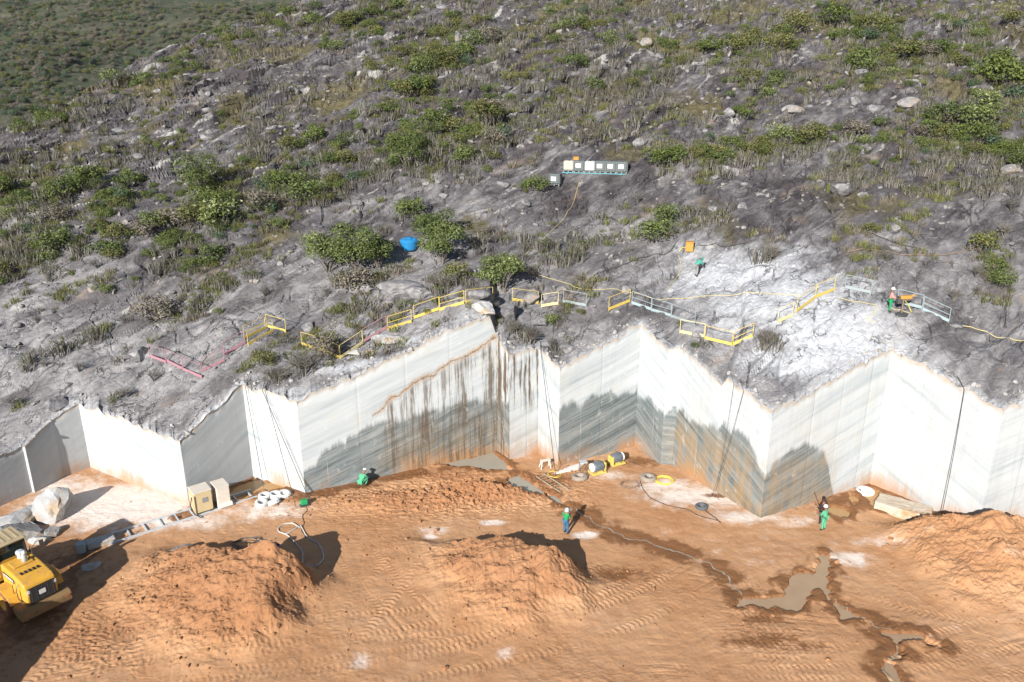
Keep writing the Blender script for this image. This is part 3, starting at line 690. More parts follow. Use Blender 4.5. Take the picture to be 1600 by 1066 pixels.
def make_floor():
    xs = np.arange(-39, 40.01, .09); ys = np.concatenate([np.arange(29.0, 57.5, .085)])
    Y, X = np.meshgrid(ys, xs, indexing='ij')
    z, wet, dust, dark = floor_all(X, Y)
    dust = np.maximum(dust, .35*np.exp(-((wall_y(X)-Y)/1.2)**2))
    yc = (Y[:-1, :-1]); keep = Y[:-1, :-1] < wall_y(X[:-1, :-1])+.6
    o = link(grid_mesh('quarry_floor', np.stack([X, Y, z], -1), False, {'wet': wet, 'dust': dust, 'dark': dark}, keep), 'quarry_floor', M['floor']); tag(o, kind='structure')
    # the rest of the pit floor, out of frame
    xs = np.arange(-80, 81, 1.0); ys = np.arange(-40, 52, 1.0); Y2, X2 = np.meshgrid(ys, xs, indexing='ij')
    k = ~((X2[:-1, :-1] > -38.5) & (X2[:-1, :-1] < 37.5) & (Y2[:-1, :-1] > 29.5))
    zero = np.zeros_like(X2)
    o = link(grid_mesh('quarry_ground', np.stack([X2, Y2, zero-.03+.04*fbm(X2/6, Y2/6, 2, 89)], -1), True, {'wet': zero, 'dust': zero+.1, 'dark': zero}, k), 'quarry_ground', M['floor']); tag(o, kind='structure')
    for (f, bb, label), tone in zip(MOUNDS, (1.0, .9, .6, 1.0, .9)):
        xs = np.arange(bb[0]-bb[2], bb[0]+bb[2], .075); ys = np.arange(bb[1]-bb[3], bb[1]+bb[3], .075)
        Y, X = np.meshgrid(ys, xs, indexing='ij'); h = f(X, Y)
        z, wet, dust, dark = floor_all(X, Y); zz_ = np.where(h > .012, z+h, z-.05)
        kk = np.maximum.reduce([h[:-1, :-1], h[1:, :-1], h[:-1, 1:], h[1:, 1:]]) > .012
        kk &= (Y[:-1, :-1] < wall_y(X[:-1, :-1])-.1)
        me = grid_mesh('dirt_mound', np.stack([X, Y, zz_], -1), False, {'wet': wet*.6, 'dust': dust*.8, 'dark': np.maximum(dark, .85*sstep(-.1, 1.0, h)*tone)}, kk)
        tag(link(me, 'dirt_mound', M['floor']), label, 'dirt mound')
    for pi, (m, pg) in enumerate(PUD):
        c = pg.mean(0); ex = []
        for q in pg:
            dv = q-c; ex.append((*(q+dv/np.linalg.norm(dv)*.35), -.030+.0025*pi))
        me = bpy.data.meshes.new('puddle'); n = len(ex)
        bm = bmesh.new(); vs = [bm.verts.new(q) for q in ex]; es = [bm.edges.new((vs[i], vs[(i+1) % n])) for i in range(n)]
        bmesh.ops.triangle_fill(bm, use_beauty=True, edges=es); bmesh.ops.recalc_face_normals(bm, faces=bm.faces)
        for f in bm.faces:
            if f.normal.z < 0: f.normal_flip()
        bm.to_mesh(me); bm.free()
        tag(link(me, 'puddle', M[m]), kind='structure')
make_floor()
# the thin trickle of grey water in the damp channel
def trickle(line, w, mat):
    P = line; d = np.gradient(P, axis=0); n = np.stack([-d[:, 1], d[:, 0]], -1); n /= np.linalg.norm(n, axis=1)[:, None]
    s = np.arange(len(P)); off = .35*fbm(s*.06, s*0+2.2, 3, 93)
    C = P+n*off[:, None]; hw = w*(.55+.9*np.abs(fbm(s*.12, s*0+7.7, 2, 94)))[:, None]
    L = C-n*hw; R = C+n*hw; z = np.maximum(ground_z(L[:, 0], L[:, 1]), ground_z(R[:, 0], R[:, 1])); z = np.maximum(z, ground_z(C[:, 0], C[:, 1]))+.006
    Q = np.stack([np.column_stack([L, z]), np.column_stack([R, z])], 1)
    tag(link(grid_mesh('stream', Q, True), 'stream', M[mat]), kind='structure')
for k, w, m in ((0, .045, 'greywater'), (1, .07, 'tanwater'), (2, .10, 'tanwater')):
    l = STR[k]; t = np.linspace(0, len(l)-1, len(l)*5); trickle(np.stack([np.interp(t, np.arange(len(l)), l[:, 0]), np.interp(t, np.arange(len(l)), l[:, 1])], -1), w, m)

# ---------------------------------------------------------------- vegetation
def leaf_mesh(name, blobs, n, size, mats, rng, up=.35, twigs=0, aspect=.55, matmix=None):
    """many small leaf faces spread through the given ellipsoids; blobs: (cx,cy,cz,rx,ry,rz)"""
    w = np.array([b[3]*b[4]+b[4]*b[5] for b in blobs]); w = w/w.sum()
    which = rng.choice(len(blobs), n, p=w); B = np.array(blobs)[which]
    d = rng.normal(size=(n, 3)); d /= np.linalg.norm(d, axis=1)[:, None]; d[:, 2] = np.where(d[:, 2] < -.35, -d[:, 2], d[:, 2])
    r = rng.uniform(.55, 1.08, n)[:, None]**.7
    r = r*(1+.22*np.sin(d[:, :1]*7+which[:, None])*np.cos(d[:, 1:2]*6))
    c = B[:, :3]+d*B[:, 3:]*r
    nrm = d*.7+rng.normal(size=(n, 3))*.55; nrm[:, 2] += up; nrm /= np.linalg.norm(nrm, axis=1)[:, None]
    t = np.cross(nrm, rng.normal(size=(n, 3))); t /= np.linalg.norm(t, axis=1)[:, None]; b = np.cross(nrm, t)
    s = size*rng.uniform(.6, 1.35, n)[:, None]
    P = np.stack([c-t*s, c+b*s*aspect, c+t*s, c-b*s*aspect], 1).reshape(-1, 3)
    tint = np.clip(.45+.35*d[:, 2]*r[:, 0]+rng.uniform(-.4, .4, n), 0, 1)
    me = bpy.data.meshes.new(name); V = P; F = [tuple(range(i*4, i*4+4)) for i in range(n)]
    mb = MB()
    for k in range(twigs):
        bl = blobs[rng.integers(len(blobs))]
        e = Vector(bl[:3])+Vector(rng.normal(size=3)*.5*np.array(bl[3:])); s0 = Vector((rng.normal()*.06, rng.normal()*.06, -.1))
        mid = (s0+e)/2+Vector(rng.normal(size=3)*.08); mb.tube([s0, mid, e], [.028, .018, .008], 3, False)
    nv = len(V); vs = V.tolist()+[tuple(q) for q in mb.v]; F += [tuple(i+nv for i in f) for f in mb.f]
    me.from_pydata(vs, [], F)
    at = me.attributes.new('tint', 'FLOAT', 'POINT'); at.data.foreach_set('value', np.concatenate([np.repeat(tint, 4), np.full(len(mb.v), .4)]).astype(np.float32))
    for m in mats: me.materials.append(m)
    mi = np.zeros(len(F), np.int32)
    if matmix is not None: mi[:n] = np.where(rng.random(n) < matmix, 1, 0)
    if len(mb.f): mi[n:] = len(mats)-1
    me.polygons.foreach_set('material_index', mi); me.update(); return me
def rand_blobs(rng, R, H, k):
    out = [(0, 0, H*.5, R*.75, R*.75, H*.5)]
    for _ in range(k):
        a = rng.uniform(0, 6.28); q = R*rng.uniform(.3, .72); s = rng.uniform(.28, .5)
        out.append((q*math.cos(a), q*math.sin(a), H*rng.uniform(.3, .8), R*s, R*s, H*s*.8))
    return out
def blade_mesh(name, n, R, h0, h1, w, lean, mat, rng, tuft=0, sides=3, tuftmat=None):
    """upright stems or blades fanning out from a base"""
    V = []; F = []; T = []; MI = []
    for k in range(n):
        a = rng.uniform(0, 6.28); q = R*math.sqrt(rng.random()); x, y = q*math.cos(a), q*math.sin(a)
        h = rng.uniform(h0, h1)*(1-.3*q/R); la = a+rng.normal()*.8; ln = lean*rng.uniform(.2, 1.2)*(.4+q/R)
        mid = (x+math.cos(la)*ln*h*.45, y+math.sin(la)*ln*h*.45, h*.55); tip = (x+math.cos(la)*ln*h*1.1, y+math.sin(la)*ln*h*1.1, h)
        b = len(V); ti = rng.random()
        if sides:
            for (c, ww) in (((x, y, -.1), w), (mid, w*.85), (tip, w*.45)):
                for j in range(3): V.append((c[0]+ww*math.cos(j*2.09+a), c[1]+ww*math.sin(j*2.09+a), c[2])); T.append(ti)
            for r in range(2):
                for j in range(3): F.append((b+r*3+j, b+r*3+(j+1) % 3, b+r*3+3+(j+1) % 3, b+r*3+3+j)); MI.append(0)
        else:
            px, py = -math.sin(la)*w, math.cos(la)*w
            V += [(x-px, y-py, -.05), (x+px, y+py, -.05), (mid[0]+px*.8, mid[1]+py*.8, mid[2]), (mid[0]-px*.8, mid[1]-py*.8, mid[2]), tip]; T += [ti*.6, ti*.6, ti, ti, min(1, ti+.25)]
            F += [(b, b+1, b+2, b+3), (b+3, b+2, b+4)]; MI += [0, 0]
        for j in range(tuft):
            aa = rng.uniform(0, 6.28); e = rng.uniform(.10, .2); el = rng.uniform(.0, 1.0)
            p0 = tip; p1 = (tip[0]+math.cos(aa)*e*math.cos(el), tip[1]+math.sin(aa)*e*math.cos(el), tip[2]+e*math.sin(el)); b = len(V)
            V += [(p0[0]-math.sin(aa)*.016, p0[1]+math.cos(aa)*.016, p0[2]), (p0[0]+math.sin(aa)*.016, p0[1]-math.cos(aa)*.016, p0[2]), p1]; T += [ti, ti, min(1, ti+.3)]
            F.append((b, b+1, b+2)); MI.append(1 if tuftmat else 0)
    me = bpy.data.meshes.new(name); me.from_pydata(V, [], F)
    at = me.attributes.new('tint', 'FLOAT', 'POINT'); at.data.foreach_set('value', np.array(T, np.float32))
    me.materials.append(mat)
    if tuftmat: me.materials.append(tuftmat)
    me.polygons.foreach_set('material_index', np.array(MI, np.int32)); me.update(); return me
def twig_mesh(name, n, H, rng):
    """leafless grey bush: branching twigs"""
    mb = MB()
    for k in range(n):
        a = rng.uniform(0, 6.28); sp = rng.uniform(.2, .9)
        p = [Vector((0, 0, -.05)), Vector((math.cos(a)*sp*.25, math.sin(a)*sp*.25, H*.35)), Vector((math.cos(a)*sp*.6+rng.normal()*.08, math.sin(a)*sp*.6+rng.normal()*.08, H*.7))]
        mb.tube(p, [.022, .014, .009], 3, False)
        for j in range(6):
            q = p[1].lerp(p[2], rng.random()); e = q+Vector((rng.normal()*.28, rng.normal()*.28, rng.uniform(.1, .45)*H)); mb.tube([q, (q+e)/2+Vector(rng.normal(size=3)*.03), e], [.009, .007, .003], 3, False)
    me = mb.mesh(name); me.materials.append(M['stem'])
    at = me.attributes.new('tint', 'FLOAT', 'POINT'); at.data.foreach_set('value', RNG.random(len(me.vertices)).astype(np.float32)); return me
V_R = np.random.default_rng(5)
SHRUB = {}
for key, mats, mm in [('green', ['leaf_green', 'leaf_dark'], .3), ('dark', ['leaf_dark', 'leaf_green'], .2), ('olive', ['leaf_olive', 'leaf_green'], .25), ('pale', ['leaf_pale', 'leaf_green'], .35), ('bluish', ['leaf_bluish', 'leaf_dark'], .2), ('dry', ['leaf_dry', 'stem'], .3), ('red', ['leaf_red', 'leaf_dry'], .4)]:
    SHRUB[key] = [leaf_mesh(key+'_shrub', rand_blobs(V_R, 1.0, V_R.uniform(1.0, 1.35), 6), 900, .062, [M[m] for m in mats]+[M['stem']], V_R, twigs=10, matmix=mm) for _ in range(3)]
CLUMP = [blade_mesh('stem_clump', 34, .75, .55, 1.15, .034, .32, M['stem'], V_R, 7, 3, M['leaf_olive']) for _ in range(4)]
CLUMPG = [blade_mesh('stem_clump_green', 30, .75, .5, 1.05, .03, .35, M['stem'], V_R, 16, 3, M['leaf_green']) for _ in range(3)]
GRASS = [blade_mesh('grass_tuft', 46, .42, .25, .6, .018, .6, M['grass'], V_R, 0, 0) for _ in range(3)]
DRYG = [blade_mesh('dry_tuft', 40, .40, .22, .55, .018, .6, M['leaf_dry'], V_R, 0, 0) for _ in range(2)]
TWIG = [twig_mesh('bare_bush', 16, 1.0, V_R) for _ in range(3)]
def rock_mesh(name, rng, flat=.6, sub=2, sharp=.35):
    bm = bmesh.new(); bmesh.ops.create_icosphere(bm, subdivisions=sub, radius=1)
    for _ in range(9):
        n = Vector(rng.normal(size=3)).normalized(); d = rng.uniform(.45, .8)
        for v in bm.verts:
            k = v.co.dot(n)-d
            if k > 0: v.co -= n*k*.95
    for v in bm.verts: v.co += Vector(rng.normal(size=3))*.025; v.co.z *= flat
    me = bpy.data.meshes.new(name); bm.to_mesh(me); bm.free(); return me
ROCKS = [rock_mesh('rock', V_R, V_R.uniform(.45, .8)) for _ in range(6)]
CLODS = [rock_mesh('clod', V_R, V_R.uniform(.6, .9), 1) for _ in range(4)]

def plant(name, me, at, s, label, cat, group, rz=None, sz=None, mat=None):
    o = bpy.data.objects.new(name, me); COL.objects.link(o); o.location = at
    o.rotation_euler = (0, 0, random.uniform(0, 6.28) if rz is None else rz); o.scale = (s, s, sz or s)
    return tag(o, label, cat, group)
def tree(at, H, R, key, label, seed, lean=0.0, n=900, nb=13):
    rng = np.random.default_rng(seed); t = empty('tree', at, rng.uniform(0, 6)); tag(t, label, 'tree')
    t.rotation_euler = (0, 0, 0)
    mb = MB(); blobs = []
    for k in range(nb):
        a = 2*math.pi*k/nb+rng.normal()*.3; q = R*rng.uniform(.35, .75) if k else 0; h = H*rng.uniform(.38, .95)
        e = Vector((q*math.cos(a)+lean, q*math.sin(a), h)); m1 = Vector((e.x*.3, e.y*.3, h*.4))+Vector(rng.normal(size=3)*.08)
        mb.tube([Vector((rng.normal()*.05, rng.normal()*.05, -.25)), m1, (m1+e)/2+Vector(rng.normal(size=3)*.1), e], [.05, .04, .028, .015], 5)
        rr = R*rng.uniform(.32, .5); blobs.append((e.x, e.y, e.z, rr, rr, rr*.75))
    mb.build('trunk', M['bark'], t)
    mats = {'pale': ['leaf_pale', 'leaf_green'], 'green': ['leaf_green', 'leaf_pale'], 'dark': ['leaf_dark', 'leaf_green'], 'olive': ['leaf_olive', 'leaf_green']}[key]
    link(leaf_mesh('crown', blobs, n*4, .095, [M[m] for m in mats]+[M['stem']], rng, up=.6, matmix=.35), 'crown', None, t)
    return t
# trees and large bushes that stand out, seen at these spots
TREES = [(512, 425, 3.0, 2.3, 'pale', 'leafy tree with pale rosettes beside the tallest tree, farthest from the blue tank', 900),
         (556, 428, 3.6, 2.5, 'pale', 'tallest pale green tree between two smaller trees near the blue tank', 1200),
         (592, 420, 2.2, 1.5, 'pale', 'small yellow-green tree with bare stems between the tall tree and the blue tank', 600),
         (692, 412, 3.2, 2.0, 'pale', 'pale green tree growing against the side of the blue tank', 900),
         (786, 455, 2.6, 2.1, 'pale', 'thin-stemmed tree with flat pale crown above the gap in the yellow railing', 800),
         (676, 382, 2.6, 2.0, 'dark', 'dark green tree uphill of the blue tank', 800),
         (318, 305, 3.4, 2.6, 'dark', 'dense dark green tree in a hollow above flowering bushes', 900),
         (640, 262, 3.0, 2.6, 'dark', 'dense dark tree beside a shaded rock gap', 900),
         (680, 110, 2.8, 3.2, 'olive', 'wide olive green tree high on the slope below pale rock', 900)]
for i, (px, py, H, R, k, lab, n) in enumerate(TREES): tree(on_hill(px, py), H, R, k, lab, 300+i, n=n)
BUSH = [(1345, 110, 1.9, 'green', 'bright yellow-green dome shaped bush on the upper slope'), (1412, 95, 2.1, 'olive', 'olive dome bush beside the bright yellow-green dome bush'),
        (1560, 140, 2.8, 'green', 'largest round green bush on the upper slope'), (1475, 190, 2.0, 'dark', 'dark flat-topped bush below the large round bush'),
        (1525, 205, 2.0, 'pale', 'white-flowered bush beside the dark flat-topped bush'), (1540, 180, 1.6, 'pale', 'white-flowered bush just uphill of another flowered bush'),
        (1452, 212, 1.2, 'pale', 'small white-flowered bush beside the flowered pair'), (345, 360, 2.0, 'pale', 'pale flowering bush below the dense dark tree'),
        (320, 325, 1.6, 'pale', 'pale flowering bush right under the dense dark tree'), (242, 358, 1.3, 'pale', 'small pale bush on the grey slab beside the flowering bushes'),
        (452, 300, 1.9, 'green', 'broad green bush on the dark slope between two slabs'), (478, 318, 1.7, 'pale', 'pale green bush touching the broad green bush'),
        (1025, 380, 1.5, 'pale', 'pale grey-green bush uphill of the white dust'), (1040, 352, 1.3, 'pale', 'pale bush just uphill of the grey-green bush'),
        (640, 340, 1.5, 'green', 'round green bush uphill of the blue tank'), (1155, 82, 1.7, 'olive', 'olive bush on a dark ledge'), (1215, 78, 1.7, 'olive', 'second olive bush on the same dark ledge'),
        (1300, 45, 2.2, 'green', 'wide green bush near the ridge'), (660, 142, 1.5, 'green', 'bright green bush under the wide olive tree'), (240, 500, 1.6, 'dry', 'grey-brown bush above the pink railing'),
        (840, 300, 1.3, 'green', 'green bush in front of the lone caged tank'), (560, 455, 1.6, 'dry', 'grey-green bush below the tallest pale tree'), (505, 560, 1.2, 'dry', 'dry bush beside the yellow corner railing'),
        (580, 700, 0, '', '')]
for px, py, s, k, lab in BUSH:
    if s: plant('bush', SHRUB[k][random.randrange(3)], on_hill(px, py)-Vector((0, 0, .15)), s*1.2, lab, 'bush', None, sz=s*random.uniform(.95, 1.15))
# brushwood heaps at the rim
for px, py, s, lab in [(470, 585, 1.5, 'heap of dry grey brushwood at the rim by the yellow corner railing'), (430, 598, 1.1, 'dry grey brush hanging over the bright marble corner'), (1202, 545, 1.4, 'tall dry grey brush beside the yellow railing corner'), (820, 535, 1.2, 'brown dry brush above the dark stained marble notch'), (800, 520, 1.0, 'dry brown brush among boulders at the rim'), (1190, 410, 1.5, 'grey dry brush standing in the white dust'), (690, 455, 1.5, 'bare grey bush behind the yellow railing')]:
    p = on_hill(px, py)
    t = empty('brush', p); tag(t, lab, 'brush')
    for q in range(3):
        link(TWIG[q], 'branch', None, t, (random.uniform(-.5, .5)*s, random.uniform(-.3, .5)*s, 0), (random.uniform(-.3, .3), random.uniform(-.3, .3), random.uniform(0, 6))).scale = (s, s, s)
    link(CLUMP[1], 'stems', None, t, (0, .2, 0)).scale = (s*.8, s*.8, s*.7)

# scatter over the slope
def scatter(n, seed, ylo=52, yhi=150):
    r = np.random.default_rng(seed); y = r.uniform(ylo, yhi, n*3); x = r.uniform(-1, 1, n*3)*(.72*y+6)
    ok = (y > wall_y(x/(1+SPREAD*np.clip(y-52, 0, None)))+1.0)
    return x[ok], y[ok], r
KEEP = [(on_hill(925, 278), 6.5, 5.0), (on_hill(868, 285), 2.2, 2.0), (on_hill(1160, 430), 8, 4.5), (on_hill(1250, 490), 7, 5), (on_hill(638, 384), 2.2, 2.0), (on_hill(1400, 480), 4.0, 3.0), (on_hill(1085, 400), 5, 2.5)]
def clear(x, y):
    k = np.ones(x.shape, bool)
    for c, rx, ry in KEEP: k &= ((x-c.x)/rx)**2+((y-c.y)/ry)**2 > 1
    return k
def inview(x, y, z, m=40):
    px, py = project(x, y, z); return (px > -m) & (px < 1600+m) & (py > -m) & (py < 1100)
def band(x, y, seed, sc=9):                     # plants gather in strips along the bedding
    a = .67*x+.74*y; b = -.74*x+.67*y; return fbm(a/(sc*1.8), b/(sc*.8), 4, seed)
GB = [([(0, 430), (200, 372), (450, 300), (640, 245), (760, 200)], 34, .75), ([(0, 300), (120, 300), (250, 322), (420, 300)], 30, .7), ([(0, 190), (150, 160), (330, 80), (470, 10)], 26, .6),
      ([(640, 140), (680, 85), (730, 50)], 34, .7), ([(1100, 245), (1300, 215), (1430, 215), (1600, 250)], 20, .8), ([(1290, 40), (1450, 70), (1600, 140)], 42, .7), ([(830, 300), (900, 290), (940, 285)], 18, .7), ([(980, 275), (1100, 235)], 18, .8),
      ([(140, 460), (320, 420), (420, 400)], 22, .5), ([(1430, 190), (1560, 210)], 26, .8), ([(1100, 70), (1250, 65)], 20, .6), ([(860, 60), (960, 30)], 20, .5), ([(560, 30), (620, 10)], 25, .6), ([(520, 290), (660, 200)], 26, .6), ([(620, 330), (660, 330)], 14, .5), ([(1360, 320), (1420, 340)], 12, .6), ([(1520, 400), (1590, 470)], 16, .5)]
SB = [([(700, 290), (830, 190), (1000, 140)], 45, .6), ([(1000, 265), (1150, 240), (1320, 250)], 16, .9), ([(1300, 270), (1450, 300), (1600, 290)], 18, .7), ([(640, 60), (1000, 60)], 45, .25), ([(1050, 90), (1250, 130)], 45, .35), ([(60, 570), (150, 545)], 14, .6), ([(1180, 395), (1300, 360)], 14, .4), ([(300, 450), (420, 440)], 20, .4), ([(1250, 400), (1330, 395)], 14, .5), ([(1500, 430), (1600, 400)], 20, .4), ([(860, 400), (960, 380)], 14, .5)]
BARE = [([(560, 310), (760, 310), (900, 330)], 26), ([(1010, 300), (1250, 310), (1560, 350)], 34), ([(60, 500), (250, 470)], 26), ([(100, 620), (330, 540)], 40), ([(380, 480), (480, 430)], 26), ([(950, 400), (1400, 430)], 30), ([(1250, 175), (1380, 160)], 26), ([(1450, 450), (1520, 520)], 30), ([(300, 150), (480, 80)], 16), ([(0, 225), (330, 200)], 12), ([(130, 300), (300, 250)], 12)]
def field(x, y, bands):
    z = hill_z(x, y, False); px, py = project(x, y, z); f = np.zeros(x.shape)
    for b in bands:
        d = seg_dist(px, py, b[0])[0]; f = np.maximum(f, (b[2] if len(b) > 2 else 1)*np.exp(-(d/b[1])**2))
    return f
def pick(n, seed, dens, thr):
    x, y, r = scatter(n, seed); f = dens(x, y)+r.normal(size=x.shape)*.12
    k = (f > thr) & clear(x, y); x, y = x[k], y[k]; z = hill_z(x, y); k = inview(x, y, z); x, y, z = x[k], y[k], z[k]
    s = -.815*(x+49)+.58*(y-104); k = s < 5
    return x[k][:n], y[k][:n], z[k][:n], r
def stuff(name, label, cat, xyz, sc, protos, seed, tilt=.15):
    """uncountable plants: one object, copies placed by geometry nodes"""
    col = bpy.data.collections.new(name+'_kinds')
    for i, me in enumerate(protos):
        o = bpy.data.objects.new('%s_kind' % name, me); col.objects.link(o)
    me = bpy.data.meshes.new(name); n = len(xyz); me.vertices.add(n); me.vertices.foreach_set('co', np.asarray(xyz, np.float32).ravel())
    r = np.random.default_rng(seed)
    a = me.attributes.new('scl', 'FLOAT', 'POINT'); a.data.foreach_set('value', np.asarray(sc, np.float32))
    a = me.attributes.new('rot', 'FLOAT_VECTOR', 'POINT'); a.data.foreach_set('vector', np.stack([r.normal(size=n)*tilt, r.normal(size=n)*tilt, r.uniform(0, 6.28, n)], -1).astype(np.float32).ravel())
    a = me.attributes.new('kidx', 'INT', 'POINT'); a.data.foreach_set('value', r.integers(0, len(protos), n).astype(np.int32))
    o = link(me, name, None); tag(o, label, cat, kind='stuff')
    ng = bpy.data.node_groups.new(name, 'GeometryNodeTree')
    ng.interface.new_socket('Geometry', in_out='INPUT', socket_type='NodeSocketGeometry'); ng.interface.new_socket('Geometry', in_out='OUTPUT', socket_type='NodeSocketGeometry')
    gi = ng.nodes.new('NodeGroupInput'); go = ng.nodes.new('NodeGroupOutput'); ip = ng.nodes.new('GeometryNodeInstanceOnPoints'); ci = ng.nodes.new('GeometryNodeCollectionInfo')
    ci.inputs['Collection'].default_value = col; ci.inputs['Separate Children'].default_value = True; ci.inputs['Reset Children'].default_value = True
    ip.inputs['Pick Instance'].default_value = True
    def na(nm, ty):
        q = ng.nodes.new('GeometryNodeInputNamedAttribute'); q.data_type = ty; q.inputs[0].default_value = nm; return q.outputs[0]
    L = ng.links.new
    L(gi.outputs[0], ip.inputs['Points']); L(ci.outputs[0], ip.inputs['Instance']); L(na('kidx', 'INT'), ip.inputs['Instance Index'])
    L(na('rot', 'FLOAT_VECTOR'), ip.inputs['Rotation']); L(na('scl', 'FLOAT'), ip.inputs['Scale']); L(ip.outputs[0], go.inputs[0])
    md = o.modifiers.new('scatter', 'NODES'); md.node_group = ng; return o
ZONES = [((920, 262), 'beside the row of cube tanks'), ((640, 375), 'around the blue tank'), ((290, 560), 'above the pink railing'), ((420, 500), 'uphill of the twin yellow railings'), ((1170, 430), 'at the edge of the white dust'), ((1410, 470), 'near the rock drill'), ((320, 310), 'around the dense dark tree'), ((680, 100), 'below the wide olive tree'), ((1345, 95), 'around the bright dome bush'),
         ((1560, 140), 'around the largest round bush'), ((1510, 205), 'among the white-flowered bushes'), ((1450, 390), 'along the brown pipe'), ((1240, 175), 'around the white rock outcrop'), ((80, 230), 'on the shoulder facing the far valley'), ((760, 450), 'behind the yellow railing'), ((1030, 365), 'by the pale grey-green bush'), ((1000, 60), 'near the pale standing rock'), ((450, 300), 'by the broad green bush'), ((640, 245), 'by the dark tree at the rock gap'), ((330, 90), 'along the ridge above the far valley'), ((100, 420), 'on the grey slab with flowering bushes'), ((1180, 80), 'on the ledge with olive bushes'), ((1150, 250), 'in the green strip uphill of the bare slab')]
_ZP = [(on_hill(*z[0]), z[1]) for z in ZONES]
def zone(x, y): return min(_ZP, key=lambda q: (q[0].x-x)**2+(q[0].y-y)**2)[1]
def sized(s, a=.75, b=1.15): return 'small' if s < a else ('medium' if s < b else 'large')
KNAME = {'green': 'rounded green shrub', 'dark': 'dark green shrub', 'olive': 'olive green shrub', 'pale': 'pale-tipped green shrub', 'bluish': 'blue-green shrub', 'dry': 'dry grey-brown shrub'}
KIND = {'green': 'rounded green shrub growing among the dark rocks of the slope', 'dark': 'dark green shrub growing among the rocks of the slope', 'olive': 'olive green shrub growing among the rocks of the slope', 'pale': 'pale green shrub with light tips on the rocky slope', 'bluish': 'blue-green shrub growing among the rocks of the slope', 'dry': 'dry grey-brown shrub on the rocky slope'}
greenness = lambda x, y: .6*band(x, y, 201)+.95*field(x, y, GB)-.55*field(x, y, BARE)+.12*sstep(62, 85, y)-.12*sstep(64, 54, y)
x, y, z, r = pick(3000, 21, greenness, .31)
keys = r.choice(list(KIND), len(x), p=[.36, .16, .24, .12, .05, .07]); sz = np.clip(r.lognormal(-.42, .5, len(x)), .25, 2.0)*np.where(y < 66, .8, 1.05)*(.86+.25*np.clip(field(x, y, GB), 0, 1))
order = np.argsort(-sz/np.hypot(x, y)); ind = order[:260]
for i in ind:
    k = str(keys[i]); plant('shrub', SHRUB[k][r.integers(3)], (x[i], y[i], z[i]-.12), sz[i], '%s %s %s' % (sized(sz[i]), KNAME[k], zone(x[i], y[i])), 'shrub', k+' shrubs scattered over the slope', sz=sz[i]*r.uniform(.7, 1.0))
rest = order[260:]
for k in KIND:
    q = [i for i in rest if keys[i] == k]
    if q: stuff('%s_undergrowth' % k, 'low %s undergrowth between the rocks of the slope' % k, 'undergrowth', np.stack([x[q], y[q], z[q]-.1], -1), sz[q]*.85, SHRUB[k], 31)
# grey stem clumps
stems = lambda x, y: .7*band(x, y, 205, 8)+.8*field(x, y, SB)+.25*field(x, y, GB)-.6*field(x, y, BARE)+.14*sstep(66, 80, y)
x, y, z, r = pick(3000, 23, stems, .26)
sz = r.uniform(.55, 1.15, len(x)); order = np.argsort(-sz/np.hypot(x, y))
for i in order[:240]:
    gk = r.random() < .4
    plant('stem_plant', (CLUMPG if gk else CLUMP)[r.integers(3)], (x[i], y[i], z[i]-.05), sz[i], '%s clump of upright %s grey stems %s' % (sized(sz[i], .75, .95), 'green-tipped' if gk else 'bare', zone(x[i], y[i])), 'stem plant', 'green-tipped stem clumps on the slope' if gk else 'bare grey stem clumps on the slope')
q = order[240:]; stuff('stem_thicket', 'thicket of upright grey-brown stems spread over the slope', 'thicket', np.stack([x[q], y[q], z[q]-.05], -1), sz[q], CLUMP+CLUMPG[:1], 32)
x, y, z, r = pick(5500, 25, lambda x, y: band(x, y, 207, 7)+.5*field(x, y, GB)-.5*field(x, y, BARE)+.1*sstep(66, 90, y)-.1, .08)
stuff('grass', 'yellow-green grass tufts rooted in cracks of the slope', 'grass', np.stack([x, y, z], -1), r.uniform(.6, 1.4, len(x)), GRASS+DRYG, 33)
x, y, z, r = pick(260, 27, lambda x, y: band(x, y, 209, 6), .1)
for i in range(min(60, len(x))):
    plant('bare_bush', TWIG[i % 3], (x[i], y[i], z[i]), r.uniform(.7, 1.3), 'leafless grey twiggy bush '+zone(x[i], y[i]), 'bush', 'leafless grey bushes on the slope')
stuff('bare_brush', 'leafless grey brush spread over the slope', 'brush', np.stack([x[60:], y[60:], z[60:]], -1), r.uniform(.6, 1.1, len(x)-60), TWIG, 34)
# far scrub
r = np.random.default_rng(41); n = 16000
y = r.uniform(120, 620, n*3); x = -r.uniform(.05, .85, n*3)*y-10; z = far_z(x, y)
k = inview(x, y, z, 30) & (project(x, y, z)[0] < 560) & (fbm(x/25, y/25, 4, 211)+r.normal(size=x.shape)*.2 > -.3) & ~((x > -70+(y-104)*.71) & (y < 200))
x, y, z = x[k][:n], y[k][:n], z[k][:n]
stuff('far_scrub', 'grey-green scrub covering the far slope beyond the shoulder of the hill', 'scrub', np.stack([x, y, z-.2], -1), r.uniform(.8, 1.9, len(x)), SHRUB['olive']+SHRUB['dark']+SHRUB['bluish']+SHRUB['dry']+SHRUB['dry'], 35)

